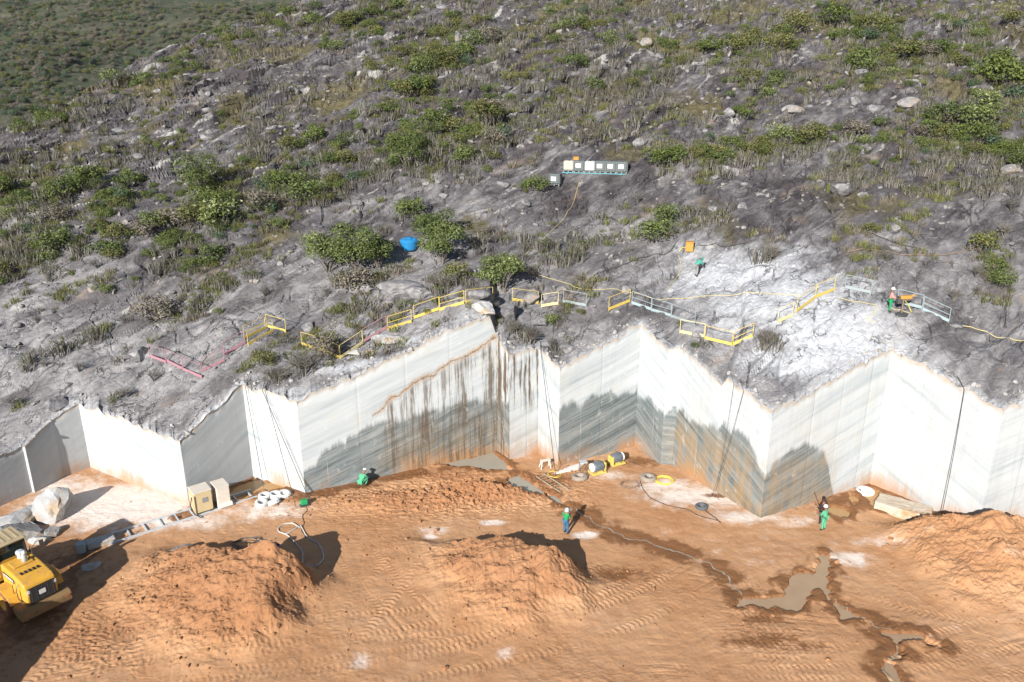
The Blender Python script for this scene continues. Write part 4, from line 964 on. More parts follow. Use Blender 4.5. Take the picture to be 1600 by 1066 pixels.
# loose stones
def rim_rubble():
    r = np.random.default_rng(47); n = 1100; x = r.uniform(-36, 36, n); y = wall_y(x)+np.abs(r.normal(size=n))*.7+.05
    pr = [m.copy() for m in ROCKS]
    for m in pr: m.materials.clear(); m.materials.append(M['whiterock'])
    k = fbm(x/2.5, x*0, 2, 217) > -.15; x, y = x[k], y[k]
    stuff('rim_rubble', 'chalky broken stone lying along the rim of the cut', 'rubble', np.stack([x, y, hill_z(x, y)], -1), np.clip(r.lognormal(-2.6, .55, len(x)), .03, .24), pr, 39, .5)
def rocks_on_hill():
    x, y, z, r = pick(900, 29, lambda x, y: fbm(x/7, y/7, 3, 213)+.2*sstep(64, 90, y), .12)
    s = np.clip(r.lognormal(-1.35, .5, len(x)), .1, .9); order = np.argsort(-s)
    for i in order[:120]:
        o = plant('rock', ROCKS[i % 6], (x[i], y[i], z[i]+.05*s[i]), s[i]*1.15, '%s angular grey stone lying %s' % (sized(s[i], .4, .6), zone(x[i], y[i])), 'rock', 'grey stones lying on the slope'); o.rotation_euler = (r.normal()*.3, r.normal()*.3, r.uniform(0, 6))
    pr = [m.copy() for m in ROCKS]
    for m in pr: m.materials.clear(); m.materials.append(M['palerock'])
    x2, y2, z2, r2 = pick(3000, 30, lambda x, y: fbm(x/6, y/4, 4, 215)+.3*sstep(66, 90, y)-.25*sstep(64, 56, y), .24)
    stuff('pale_rubble', 'pale broken rock fragments strewn in patches over the upper slope', 'rubble', np.stack([x2, y2, z2+.02], -1), np.clip(r2.lognormal(-1.8, .5, len(x2)), .06, .5), pr, 38, .5)
    q = order[120:]; stuff('rubble', 'small grey rubble strewn over the slope', 'rubble', np.stack([x[q], y[q], z[q]], -1), s[q], ROCKS, 36)
for me in ROCKS: me.materials.append(M['rock'])
for me in CLODS: me.materials.append(M['clod'])
rocks_on_hill(); rim_rubble()
# clods on heaps and floor
r = np.random.default_rng(43); n = 16000; x = r.uniform(-34, 34, n); y = r.uniform(31, 55, n)
mh = mound_h(x, y); dk = floor_all(x, y); k = (y < wall_y(x)-.3) & (r.random(n) < .02+.5*(mh > .05)*.6+.55*dk[3]) & (dk[0] > 0)
x, y = x[k], y[k]; stuff('clods', 'loose red dirt clods scattered over heaps and floor', 'clods', np.stack([x, y, ground_z(x, y)+.005], -1), np.clip(r.lognormal(-3.0, .6, len(x)), .015, .22), CLODS, 37, .8)

# ---------------------------------------------------------------- paints and materials for made things
M['yellow'] = plain('loader_yellow', (.54, .285, .035), .5, 0, .22, 2, ((.34, .19, .09), .8))
M['railyellow'] = plain('rail_yellow', (.50, .37, .075), .7, 0, .3, 3, ((.38, .31, .2), .8))
M['railpale'] = plain('rail_faded', (.55, .46, .22), .7, 0, .2, 5)
M['railpink'] = plain('rail_pink', (.29, .15, .175), .7, 0, .25, 5)
M['railgrey'] = plain('rail_grey', (.25, .29, .29), .6, .1, .25, 5)
M['railteal'] = plain('rail_teal', (.24, .30, .31), .6, 0, .2, 5)
M['dirtyred'] = plain('rusty_paint', (.30, .12, .06), .8, 0, .3, 4)
M['black'] = plain('black_parts', (.016, .016, .017), .5, 0, .3, 6)
M['rubber'] = plain('rubber', (.030, .028, .027), .85, 0, .3, 6, ((.30, .15, .07), .45))
M['mudtyre'] = plain('muddy_tyre', (.20, .085, .040), .9, 0, .4, 5, ((.05, .035, .03), .6))
M['dustytyre'] = plain('dusty_tyre', (.26, .22, .18), .9, 0, .25, 5)
M['whitetyre'] = plain('chalky_tyre', (.52, .52, .50), .85, 0, .15, 4, ((.35, .30, .25), .4))
M['greytyre'] = plain('grey_tyre', (.09, .095, .10), .8, 0, .3, 5)
M['steel'] = plain('galvanised_steel', (.46, .49, .51), .5, .25, .2, 4, ((.45, .36, .28), .4))
M['darksteel'] = plain('dark_steel', (.09, .09, .09), .5, .4, .3, 5)
M['motor'] = plain('motor_grey', (.13, .15, .17), .45, .3, .3, 5, ((.4, .36, .32), .3))
M['cream'] = plain('cream_panel', (.52, .47, .40), .6, 0, .12, 2, ((.45, .33, .2), .4))
M['ochre'] = plain('ochre_panel', (.46, .36, .20), .6, 0, .15, 2, ((.46, .38, .28), .7))
M['whitepaint'] = plain('white_paint', (.58, .57, .54), .55, 0, .12, 3, ((.45, .38, .3), .3))
M['blue'] = plain('blue_plastic', (.02, .17, .36), .4, 0, .15, 2)
M['darkblue'] = plain('dark_blue', (.02, .07, .24), .4, 0, .15, 4)
M['tankwhite'] = plain('milky_plastic', (.37, .37, .35), .45, 0, .15, 3)
M['tankcream'] = plain('cream_plastic', (.38, .335, .275), .5, 0, .15, 3)
M['tankdark'] = plain('shaded_plastic', (.10, .115, .115), .45, 0, .2, 3)
M['cage'] = plain('cage_steel', (.16, .185, .19), .45, .4, .2, 6)
M['teal'] = plain('teal_frame', (.10, .27, .30), .6, 0, .25, 4)
M['orange'] = plain('orange_paint', (.40, .20, .04), .7, 0, .3, 4)
M['hoseyellow'] = plain('yellow_hose', (.60, .45, .08), .6, 0, .15, 6)
M['hosepale'] = plain('faded_hose', (.46, .38, .17), .7, 0, .25, 2)
M['hosewhite'] = plain('white_hose', (.42, .39, .35), .65, 0, .2, 8)
M['hosebrown'] = plain('brown_pipe', (.17, .12, .085), .7, 0, .2, 5)
M['glass'] = plain('dark_glass', (.012, .022, .022), .08, 0, .1, 2, None, .6)
M['shirt_green'] = plain('green_cloth', (.012, .22, .075), .9, 0, .2, 12)
M['mint'] = plain('mint_cloth', (.07, .29, .16), .9, 0, .2, 12)
M['tealcloth'] = plain('teal_cloth', (.05, .26, .21), .9, 0, .2, 12)
M['jeans'] = plain('jeans', (.035, .11, .20), .9, 0, .25, 12)
M['greycloth'] = plain('grey_cloth', (.20, .20, .19), .9, 0, .2, 12)
M['darkcloth'] = plain('dark_cloth', (.035, .018, .018), .9, 0, .3, 12)
M['redcloth'] = plain('faded_red_cloth', (.50, .22, .19), .9, 0, .2, 12)
M['skin'] = plain('skin', (.20, .105, .065), .6, 0, .1, 12)
M['boot'] = plain('boot', (.03, .025, .02), .7, 0, .2, 12)
M['helmet'] = plain('helmet_white', (.62, .62, .60), .35, 0, .05, 6)
M['hatblue'] = plain('patterned_hat', (.34, .38, .42), .8, 0, .45, 30)
M['wood'] = plain('weathered_wood', (.30, .24, .17), .8, 0, .3, 5)

M['creamrock'] = make_rock_mat('cream_marble', (.30, .24, .18), (.43, .36, .28), (.50, .46, .40), (.36, .21, .10))
M['roofpaint'] = plain('dusty_roof', (.36, .29, .17), .6, 0, .2, 2, ((.3, .2, .12), .6))
M['grimy'] = plain('grimy_yellow', (.20, .125, .055), .7, 0, .35, 2, ((.10, .07, .045), .8))
# ---------------------------------------------------------------- wheel loader
def wheel(parent, c, R, w, steer=0.0):
    e = MB(); Mx = Matrix.Translation(c) @ Matrix.Rotation(math.pi/2, 4, 'X')
    e.lathe([(R*.52, -w*.42), (R*.80, -w*.5), (R*.95, -w*.46), (R*.97, -w*.2), (R*.97, w*.2), (R*.95, w*.46), (R*.80, w*.5), (R*.52, w*.42)], n=30, M=Mx)
    t = e.build('wheel', M['mudtyre'], parent, smooth=True)
    for s in (-1, 1):                                            # tread lugs
        g = MB()
        for k in range(20):
            a = 2*math.pi*(k+(.5 if s > 0 else 0))/20
            q = Matrix.Translation(c) @ Matrix.Rotation(a, 4, 'Y') @ Matrix.Translation((0, s*w*.24, R*.985)) @ Matrix.Rotation(s*.35, 4, 'Z')
            g.box((0, 0, 0), (.13*R, w*.50, .075), M=q)
        g.build('tread', M['mudtyre'], t)
    r = MB(); r.lathe([(.02, -w*.20), (R*.35, -w*.20), (R*.50, -w*.40), (R*.54, -w*.44), (R*.54, w*.44), (R*.50, w*.40), (R*.35, w*.20), (.02, w*.20)], n=24, M=Mx)
    r.build('rim', M['yellow'], t)
def loader():
    h = math.atan2(.60, -.80); T = empty('wheel_loader', (-27.8, 37.75, .02), h)
    tag(T, 'yellow articulated wheel loader with mud-caked tyres seen from its rear corner', 'wheel loader')
    # rear body: engine hood, sloping at the tail
    b = MB(); prof = [(-3.62, 1.28), (-3.70, 1.75), (-3.56, 2.30), (-3.38, 2.44), (-2.2, 2.60), (-.85, 2.66), (-.85, 1.2)]
    b.prism(prof, -.78, .78); hood = b.build('hood', M['yellow'], T)
    md = hood.modifiers.new('bevel', 'BEVEL'); md.width = .09; md.segments = 3; md.limit_method = 'ANGLE'
    v = MB()
    for k in range(5): v.box((-2.55, -.42+k*.21, 2.572), (.26, .11, .03))
    v.build('hood_vent', M['black'], T)
    MB().box((-1.55, 0, 2.66), (.75, 1.0, .05), bev=.02).build('hood_plate', M['yellow'], T)
    e = MB(); e.tube([(-1.62, -.18, 2.6), (-1.62, -.18, 3.0), (-1.66, -.18, 3.18), (-1.80, -.18, 3.32)], [.17, .13, .11, .11], 12); e.build('exhaust', M['steel'], T, smooth=True)
    e = MB(); e.lathe([(.0, 2.6), (.17, 2.6), (.17, 2.92), (.22, 2.94), (.22, 3.06), (.12, 3.12), (0, 3.12)], (-1.1, -.2, 0), 14); e.build('air_cleaner', M['steel'], T)
    g = MB(); g.box((-3.70, 0, 1.78), (.05, 1.30, .86)); gr = g.build('grille', M['black'], T)
    g = MB()
    for k in range(9): g.box((-3.735, 0, 1.40+k*.092), (.02, 1.26, .022))
    for k in range(5): g.box((-3.74, -.56+k*.28, 1.78), (.02, .02, .84))
    g.build('grille_bar', M['darksteel'], gr)
    MB().box((-3.755, .02, 1.80), (.02, .32, .25)).build('badge', M['whitepaint'], gr)
    c = MB(); c.prism([(-3.95, .62), (-3.95, 1.05), (-3.82, 1.24), (-2.95, 1.24), (-2.95, .80), (-3.4, .62)], -1.30, 1.30); cw = c.build('counterweight', M['grimy'], T)
    md = cw.modifiers.new('bevel', 'BEVEL'); md.width = .07; md.segments = 2
    for s in (-1, 1):
        MB().box((-3.955, s*1.05, .98), (.03, .22, .12)).build('tail_light', M['dirtyred'], T)
        MB().box((-3.72, s*.66, 2.05), (.03, .14, .20), bev=.01).build('work_lamp', M['whitepaint'], T)
        f = MB(); f.prism([(-2.95, 1.24), (-2.75, 1.58), (-2.0, 1.78), (-1.2, 1.72), (-.75, 1.3), (-.75, 1.22), (-1.2, 1.64), (-2.0, 1.70), (-2.72, 1.50), (-2.9, 1.24)], s*.80, s*1.36); f.build('fender', M['yellow'], T)
        MB().box((-2.5, s*.79, 1.62), (.9, .05, .5)).build('side_door', M['yellow'], T)
        d = MB(); d.box((-1.75, s*.792, 2.20), (1.35, .02, .24)); dd = d.build('name_strip', M['black'], T)
        for gx, gw in ((-.45, .10), (-.28, .12), (-.10, .14), (.06, .08), (.20, .12), (.36, .10), (.5, .07)): MB().box((-1.75+gx*1.1, s*.808, 2.20), (gw, .01, .13)).build('letter', M['whitepaint'], dd)
        rl = MB(); rl.tube([(-3.0, s*.84, 1.3), (-3.0, s*.95, 1.5), (-3.0, s*.95, 2.15), (-3.0, s*.80, 2.3)], .022, 6); rl.tube([(-2.55, s*.84, 1.3), (-2.55, s*.95, 1.5), (-2.55, s*.95, 2.15), (-2.55, s*.80, 2.3)], .022, 6); rl.build('handrail', M['darksteel'], T)
        wheel(T, Vector((-1.62, s*1.02, .86)), .86, .66); wheel(T, Vector((1.75, s*1.02, .86)), .86, .66)
    mr = MB(); mr.tube([(-.8, -.74, 2.6), (-.8, -1.15, 3.05), (-.95, -1.35, 3.1)], .022, 6); mr.box((-.97, -1.36, 2.95), (.04, .22, .34)); mr.build('mirror', M['darksteel'], T)
    mr = MB(); mr.tube([(-1.2, -.74, 2.62), (-1.2, -.76, 3.0), (-.9, -.76, 3.0), (-.9, -.74, 2.6)], .022, 6); mr.build('guard_rail', M['darksteel'], T)
    # cab
    k = MB(); k.box((.33, 0, 2.05), (1.5, 1.5, .9)); k.build('cab_base', M['yellow'], T)
    k = MB(); k.box((.33, 0, 2.92), (1.44, 1.46, .86), taper=.95); k.build('cab_glass', M['glass'], T)
    for sx in (-1, 1):
        for sy in (-1, 1): MB().bar((.33+sx*.73, sy*.74, 2.5), (.33+sx*.70, sy*.71, 3.36), .09).build('cab_post', M['black'], T)
    rf = MB().box((.33, 0, 3.42), (1.72, 1.66, .16), bev=.05).build('cab_roof', M['roofpaint'], T)
    rr = MB()
    for q in (-.5, -.17, .17, .5): rr.box((.33, q, 3.51), (1.3, .10, .03))
    rr.build('roof_rib', M['roofpaint'], rf)
    # front frame, arms, bucket
    f = MB(); f.prism([(.75, .7), (.75, 1.35), (1.2, 1.7), (1.9, 1.75), (2.5, 1.1), (2.5, .7)], -.5, .5); f.build('front_frame', M['yellow'], T)
    for s in (-1, 1):
        a = MB(); a.prism([(1.2, 1.75), (1.25, 2.05), (2.6, 1.55), (3.3, .75), (3.15, .45), (2.4, 1.15)], s*.62-.08, s*.62+.08); a.build('lift_arm', M['yellow'], T)
        a = MB(); a.tube([(1.0, s*.3, 1.1), (2.3, s*.45, 1.2)], .07, 8); a.build('lift_cylinder', M['steel'], T)
    u = MB(); u.prism([(3.0, .12), (3.05, .9), (3.25, 1.25), (3.35, 1.22), (3.2, .85), (3.2, .25), (4.35, .08), (4.35, .04), (3.1, .04)], -1.4, 1.4); u.build('bucket', M['darksteel'], T)
loader()
# marble block added unseen out of frame to cast the near-corner shadow
def block(name, c, size, rz, mat, seed, label, cat, drop=.15, group=None):
    rng = np.random.default_rng(seed); bm = bmesh.new(); bmesh.ops.create_cube(bm, size=1)
    bmesh.ops.subdivide_edges(bm, edges=bm.edges, cuts=7, use_grid_fill=True)
    for v in bm.verts:
        q = v.co.copy(); m = max(abs(q.x), abs(q.y), abs(q.z)); e = sorted((abs(q.x), abs(q.y), abs(q.z)))
        if e[1] > .46: v.co *= 1-.03*rng.random()
        v.co += Vector(rng.normal(size=3))*.008
        v.co.x *= size[0]; v.co.y *= size[1]; v.co.z *= size[2]
    me = bpy.data.meshes.new(name); bm.to_mesh(me); bm.free()
    o = link(me, name, mat); o.location = (c[0], c[1], c[2]+size[2]/2-drop); o.rotation_euler = (rng.normal()*.02, rng.normal()*.02, rz); return tag(o, label, cat, group)
block('marble_block', (-28.6, 27.6, 0), (4.4, 7.0, 3.6), .03, M['whiterock'], 3, 'large white marble block added out of frame to cast the near corner shadow', 'marble block')
p = on_floor(1412, 806); block('marble_block', (p.x, p.y+.2, 0), (3.3, 1.55, .85), math.atan2(-1.9, 2.6), M['creamrock'], 5, 'low cream marble block lying in the orange puddle by the wall', 'marble block', .2)
def boulder(px, py, s, flat, seed, mat, label, rot=0.0, sx=1.0, hill=False, dz=0.0, name='boulder', sub=3):
    rng = np.random.default_rng(seed); me = rock_mesh(name, rng, flat, sub); me.materials.append(mat)
    p = on_hill(px, py) if hill else on_floor(px, py)
    o = link(me, name, None); o.location = p+Vector((0, 0, s*flat*.35+dz)); o.scale = (s*sx, s, s); o.rotation_euler = (0, 0, rot); return tag(o, label, 'boulder')
boulder(78, 803, 1.75, .95, 11, M['whiterock'], 'big grey angular boulder on the dusty floor under the shaded marble face', .5)
boulder(30, 818, 1.5, .5, 12, M['whiterock'], 'white boulder stained orange leaning on the big grey boulder', .9, 1.5)
boulder(22, 838, 1.4, .55, 13, M['palerock'], 'flat tan rock slab beside the stained white boulder', .2, 1.3)
boulder(84, 834, .55, .6, 14, M['palerock'], 'small pale rock behind the wheel loader cab')
boulder(62, 846, .6, .5, 15, M['whiterock'], 'small chalky rock in the loader shadow', .4, 1.3)
boulder(140, 886, .5, .4, 16, M['whiterock'], 'flat bluish-white stone in the dark loader shadow', .3, 1.4)
boulder(287, 861, .6, .35, 17, M['palerock'], 'smooth grey stone lying on top of the dirt heap', .2, 1.5)
boulder(1150, 806, .0001, .4, 18, M['palerock'], '') if False else None
for i, (px, py, s, fl, sx, mt, lab) in enumerate([(757, 490, .9, .7, 1.3, 'whiterock', 'pale rock lump at the rim below the yellow railing'), (792, 494, 1.0, .7, 1.2, 'rock', 'dark grey boulder beside the pale rock lump'), (605, 532, .8, .4, 1.6, 'whiterock', 'white slab on the rim below the pink railing'), (570, 552, .8, .35, 2.0, 'whiterock', 'long white slab on the rim below the yellow corner railing'), (830, 468, .8, .7, 1.3, 'palerock', 'tan boulder inside the yellow railing panel by the gap'), (745, 466, .9, .6, 1.2, 'rock', 'grey boulder behind the yellow railing'), (625, 455, 1.3, .5, 1.5, 'rock', 'big fractured grey slab uphill of the yellow railing'), (660, 462, 1.2, .5, 1.3, 'rock', 'fractured grey slab beside the bare bush'), (560, 452, 1.0, .5, 1.4, 'rock', 'grey slab below the tallest pale tree'), (845, 508, .7, .7, 1, 'rock', 'grey rock above the dark stained notch'), (1242, 175, .9, .6, 1.6, 'palerock', 'white rock outcrop on the dark upper slope'), (1010, 70, .7, .9, 1.3, 'palerock', 'pale standing rock high on the slope'), (715, 70, 1.3, 1.2, .6, 'palerock', 'upright pale rock beside the wide olive tree'), (1420, 165, 1.1, .6, 1.3, 'palerock', 'pale flat boulder beside the dark flat-topped bush'), (1580, 270, .8, .8, 1.2, 'palerock', 'pale fractured boulder at the edge of the grass strip')]):
    boulder(px, py, s, fl, 40+i, M[mt], lab, random.uniform(-.4, .6), sx, True, 0, sub=3)

# ---------------------------------------------------------------- railings along the rim
def railing(p0, p1, mat, label, H=1.05, board=None, boardh=.21, mid=False):
    a = on_hill(*p0); b = on_hill(*p1); t = empty('railing', a); tag(t, label, 'railing', 'safety railings along the rim')
    up = Vector((0, 0, 1)); z0 = Vector((0, 0, .06)); o = Vector(a)
    A = Vector((0, 0, 0)); B = b-o
    for q in (A, B): MB().bar(q-up*.15, q+up*H, .032).build('post', mat, t)
    MB().bar(A+up*H, B+up*H, .032).build('top_rail', mat, t)
    if mid: MB().bar(A+up*H*.55, B+up*H*.55, .03).build('mid_rail', mat, t)
    d = B-A; n = Vector((d.y, -d.x, 0)).normalized()*.03
    MB().bar(A+n+up*(.06+boardh/2), B+n+up*(.06+boardh/2), .03, boardh).build('toe_board', board or mat, t)
RY, RP, RG, RT, RF = M['railyellow'], M['railpink'], M['railgrey'], M['railteal'], M['railpale']
RL = [((234, 559), (260, 569), RP, 'pink railing panel at the downhill end of the pink run', 0), ((261, 567), (286, 579), RP, 'pink railing panel between two pink panels', 0), ((287, 580), (316, 592), RP, 'pink railing panel at the outer corner of the pink run', 0),
      ((317, 582), (351, 566), RP, 'pale mauve railing panel leading back from the pink corner', 0), ((351, 556), (383, 538), RP, 'magenta-boarded railing panel next to the double yellow panels', 0),
      ((382, 531), (415, 515), RY, 'yellow railing panel standing behind its twin by the dry brush', 1), ((388, 541), (427, 520), RY, 'bright yellow railing panel with broad board in front of its twin', 0), ((417, 512), (447, 521), RY, 'yellow railing panel turned downhill beside the twin panels', 0),
      ((472, 541), (505, 550), RY, 'yellow railing panel half hidden by brushwood', 0), ((506, 551), (531, 562), RY, 'yellow railing panel between the brushwood and the rim corner', 0), ((532, 562), (567, 540), RF, 'faded yellow railing panel between the rim corner and a pink board', 0),
      ((567, 537), (604, 515), RP, 'pink-boarded railing panel between faded and bright yellow panels', 0), ((606, 517), (643, 505), RY, 'thin yellow railing panel above the white slab', 1), ((647, 500), (686, 486), RY, 'yellow railing panel with a bright yellow toe board', 0),
      ((687, 487), (725, 476), RY, 'yellow railing panel in front of the bare grey bush', 1), ((728, 475), (770, 471), RY, 'yellow railing panel framing a grey boulder', 0), ((801, 471), (841, 476), RY, 'yellow railing panel framing a tan boulder', 0),
      ((846, 482), (872, 477), RF, 'short faded railing panel beside the dangling cable', 0), ((880, 474), (916, 481), RG, 'grey railing panel among hoses', 0), ((951, 486), (984, 473), RY, 'yellow railing panel over the deep marble corner', 0),
      ((987, 476), (1017, 486), RT, 'grey-green railing panel starting at the deep marble corner', 1), ((1018, 487), (1048, 496), RT, 'grey-green railing panel in the middle of its run', 1), ((1049, 497), (1085, 509), RG, 'dark grey railing panel ending the grey-green run', 0),
      ((1062, 521), (1100, 529), RF, 'low faded yellow railing panel next to the yellow corner', 0), ((1101, 532), (1143, 542), RY, 'pale yellow railing panel at the point of the yellow corner', 0), ((1145, 541), (1176, 527), RY, 'yellow railing panel beside the tall dry brush', 1),
      ((1215, 506), (1238, 495), RF, 'faded railing panel in the white dust', 0), ((1244, 489), (1273, 468), RY, 'yellow railing panel climbing through the white dust', 0), ((1274, 467), (1303, 455), RY, 'bright yellow railing panel topping the white dust', 0),
      ((1320, 452), (1360, 460), RG, 'thin grey railing panel framing a grass tuft', 0), ((1401, 475), (1440, 484), RT, 'teal-boarded railing panel behind the rock drill', 0), ((1441, 487), (1482, 505), RT, 'teal-boarded railing panel downhill of the rock drill', 1)]
for p0, p1, m, lab, mid in RL: railing(p0, p1, m, lab, mid=bool(mid))

# ---------------------------------------------------------------- tanks on the slope
def ibc(at, rz, label, mat, caged=True):
    t = empty('caged_tank', at, rz); t.scale = (.88, .88, .92); tag(t, label, 'tank', 'cube tanks on the slope')
    MB().box((0, 0, .68), (1.10, .92, .95), bev=.08).build('bottle', mat, t)
    p = MB()
    for x in (-.5, 0, .5): p.box((x, 0, .07), (.12, .98, .14))
    p.box((0, 0, .17), (1.18, .98, .05)); p.build('pallet', M['cage'], t)
    if caged:
        c = MB()
        for z in (.30, .52, .74, .96, 1.14): c.tube([(-.59, -.50, z), (.59, -.50, z), (.59, .50, z), (-.59, .50, z), (-.59, -.50, z)], .020, 4, False)
        for x in (-.59, -.3, 0, .3, .59):
            for y in (-.50, .50): c.bar((x, y, .2), (x, y, 1.16), .03)
        for y in (-.25, 0, .25):
            for x in (-.59, .59): c.bar((x, y, .2), (x, y, 1.16), .03)
        c.build('cage', M['cage'], t); MB().box((0, 0, 1.165), (1.16, .98, .03)).build('lid_plate', M['cage'], t)
        MB().box((-.08, -.527, .72), (.56, .015, .42)).build('label_plate', M['whitepaint'], t)
    else:
        c = MB()
        for x in (-.38, -.12, .12, .38): c.box((x, -.47, .68), (.05, .03, .85))
        c.build('rib', mat, t)
    e = MB(); e.lathe([(0, 1.15), (.11, 1.15), (.11, 1.20), (0, 1.20)], (0, 0, 0), 10); e.build('cap', M['black'], t)
a = on_hill(889, 267); dirv = Vector((.974, -.226, 0))*5.1; b = a+dirv;  ang = math.atan2(dirv.y, dirv.x); zt = max(hz1(a.x+dirv.x*q, a.y+dirv.y*q) for q in (0, .25, .5, .75, 1))-.3
pf = empty('tank_platform', (a.x, a.y, zt), ang); tag(pf, 'teal timber platform carrying the row of cube tanks', 'platform')
Lp = dirv.length
for k in range(5): MB().box((Lp/2-.1, -.5+k*.25, .10), (Lp+1.0, .20, .06)).build('plank', M['teal'], pf)
for k in range(4): MB().box((Lp*k/3-.1, 0, -.18), (.18, 1.1, .50)).build('bearer', M['teal'], pf)
LABS = [('plain cream cube tank without cage at the end of the row', 0, 'tankcream'), ('caged cube tank with white plate beside the cream tank', 1, 'tankdark'), ('plain white cube tank without cage inside the row', 0, 'tankwhite'), ('caged cube tank between the plain white tank and two caged tanks', 1, 'tankdark'), ('caged cube tank next to the last tank of the row', 1, 'tankdark'), ('caged cube tank closing the row at the bushy end', 1, 'tankdark')]
for k, (lab, cg, m) in enumerate(LABS):
    q = a+dirv*((k+.0)/5); ibc((q.x, q.y, zt+.13), ang, lab, M[m], bool(cg))
q = on_hill(868, 289); ibc((q.x, q.y, q.z-.05), -.35, 'lone caged cube tank standing on the rock below the tank row', M['tankdark'])
q = a+dirv*.03; bx = empty('orange_box', (q.x+.5, q.y+.05, zt+1.22)); bx.scale = (.8, .8, .8); tag(bx, 'small orange box on top of the tanks', 'box')
MB().box((0, 0, .20), (.62, .45, .36), bev=.03).build('body', M['orange'], bx); MB().box((0, 0, .40), (.66, .49, .05), bev=.02).build('lid', M['orange'], bx)
# blue tank
q = on_hill(640, 388); t = empty('water_tank', (q.x, q.y, q.z-.1), .3); t.scale = (.85, .85, .85); tag(t, 'round bright blue plastic water tank under the trees', 'water tank')
e = MB(); e.lathe([(0, 0), (.72, 0), (.80, .15), (.92, .75), (.95, .78), (.95, .88), (.90, .92)], n=32); e.build('body', M['blue'], t, smooth=False)
e = MB(); e.lathe([(.97, .86), (.97, .93), (.80, 1.06), (.40, 1.16), (.30, 1.17), (.30, 1.24), (0, 1.26)], n=32); ld = e.build('lid', M['blue'], t)
for k in range(8):
    an = k*math.pi/4; Mx = Matrix.Rotation(an, 4, 'Z') @ Matrix.Translation((.62, 0, 1.10)) @ Matrix.Rotation(.35, 4, 'Y'); MB().box((0, 0, 0), (.40, .14, .07), M=Mx).build('lid_rib', M['blue'], ld)

# ---------------------------------------------------------------- track with cutting machine, tyres, pumps
def rail_track():
    a = on_floor(171, 852); b = on_floor(402, 776); d = b-a; d.z = 0; L = d.length; t = empty('saw_track', (a.x, a.y, .07), math.atan2(d.y, d.x)); tag(t, 'long pale steel ladder-like saw track lying on the floor', 'track')
    for y in (0, 1.15): MB().box((L/2, y, .06), (L, .10, .14)).build('rail', M['steel'], t)
    for x in np.linspace(.3, L-.3, 10): MB().box((x, .575, .05), (.09, 1.05, .10)).build('sleeper', M['steel'], t)
    ang = math.atan2(d.y, d.x); u = d.normalized(); n = Vector((-u.y, u.x, 0))
    def mach(fr, name, lab, w, dep, h, front, with_panel):
        c = a+u*(L*fr)+n*.6; e = empty(name, (c.x, c.y, .21), ang); tag(e, lab, 'machine')
        MB().box((0, 0, h/2+.05), (w, dep, h), bev=.04).build('cabinet', front, e)
        MB().box((0, 0, h+.07), (w+.05, dep+.05, .05), bev=.02).build('top', M['cream'], e)
        if with_panel:
            MB().box((-w/2-.02, -.1, h/2), (.04, dep*.95, h*.9)).build('side_panel', M['ochre'], e)
            MB().box((.1, -dep/2-.012, h*.62), (.36, .02, .34)).build('window', M['greycloth'], e)
            g = MB(); g.tube([(-w/2-.05, -dep*.2, h*.8), (-w/2-.25, -dep*.4, h*.5), (-w/2-.1, -dep*.5, .1), (-w/2+.2, -dep*.8, -.1)], .035, 6); g.build('cable', M['rubber'], e)
        else:
            MB().box((0, -dep/2-.06, .12), (w*1.1, .25, .22)).build('foot', M['whitepaint'], e)
        for x in (-w*.35, w*.35): MB().box((x, 0, 0), (.16, dep*1.05, .10)).build('runner', M['darksteel'], e)
    mach(.625, 'wire_saw', 'cream and ochre wire saw cabinet on the steel track', 1.15, 1.2, 1.45, M['ochre'], True)
    mach(.765, 'control_cabinet', 'white control cabinet behind the ochre wire saw on the track', .85, 1.2, 1.35, M['cream'], False)
    e = MB(); e.box((0, 0, .25), (1.6, .8, .4), bev=.05); o = e.build('stone_block', M['whiterock']); c = a-u*.4+n*.45; o.location = (c.x, c.y, .0); o.rotation_euler = (0, .05, ang); tag(o, 'small pale stone block at the far end of the saw track', 'block')
    e = MB(); e.lathe([(0, 0), (.26, 0), (.28, .6), (.27, .62), (0, .62)], n=14); o = e.build('blue_drum', M['railteal']); c = a-u*1.5+n*.2; o.location = (c.x, c.y, .1); tag(o, 'small pale blue drum in the loader shadow beyond the track', 'drum')
rail_track()
def tyre(px, py, R, w, mat, label, group=None, tilt=0.0, rim=False, hole=.5):
    p = on_floor(px, py); t = empty('tyre', (p.x, p.y, p.z-.02)); tag(t, label, 'tyre', group); t.rotation_euler = (tilt, tilt*.5, random.uniform(0, 6))
    e = MB(); e.lathe([(R*hole, .05), (R*.75, 0), (R*.95, .04), (R, w*.3), (R, w*.7), (R*.95, w-.04), (R*.75, w), (R*hole, w-.05), (R*(hole+.06), w*.5), (R*hole, .05)], n=24); e.build('casing', mat, t, smooth=True)
    g = MB()
    for k in range(16):
        an = k*math.pi/8; Mx = Matrix.Rotation(an, 4, 'Z') @ Matrix.Translation((R*1.0, 0, w/2)); g.box((0, 0, 0), (.035, R*.20, w*.7), M=Mx)
    g.build('tread', mat, t)
    if rim:
        e = MB(); e.lathe([(0, w*.55), (R*.45, w*.55), (R*hole*1.05, w*.85)], n=20); e.build('disc', M['whitepaint'], t)
TG = 'chalky tyres grouped beside the saw track'
for i, (px, py, lab) in enumerate([(409, 789, 'chalk white tyre closest to the end of the steel track'), (429, 787, 'tilted chalk white tyre in the front pair of the tyre group'), (414, 778, 'upright chalk white tyre in the back row beside the puddle'), (430, 776, 'middle chalk white tyre in the back row of the tyre group'), (444, 775, 'grey-hubbed chalky tyre at the wall end of the tyre group')]):
    tyre(px, py, .42, .32, M['whitetyre'], lab, TG, [.1, .35, .0, .05, .2][i], i == 4)
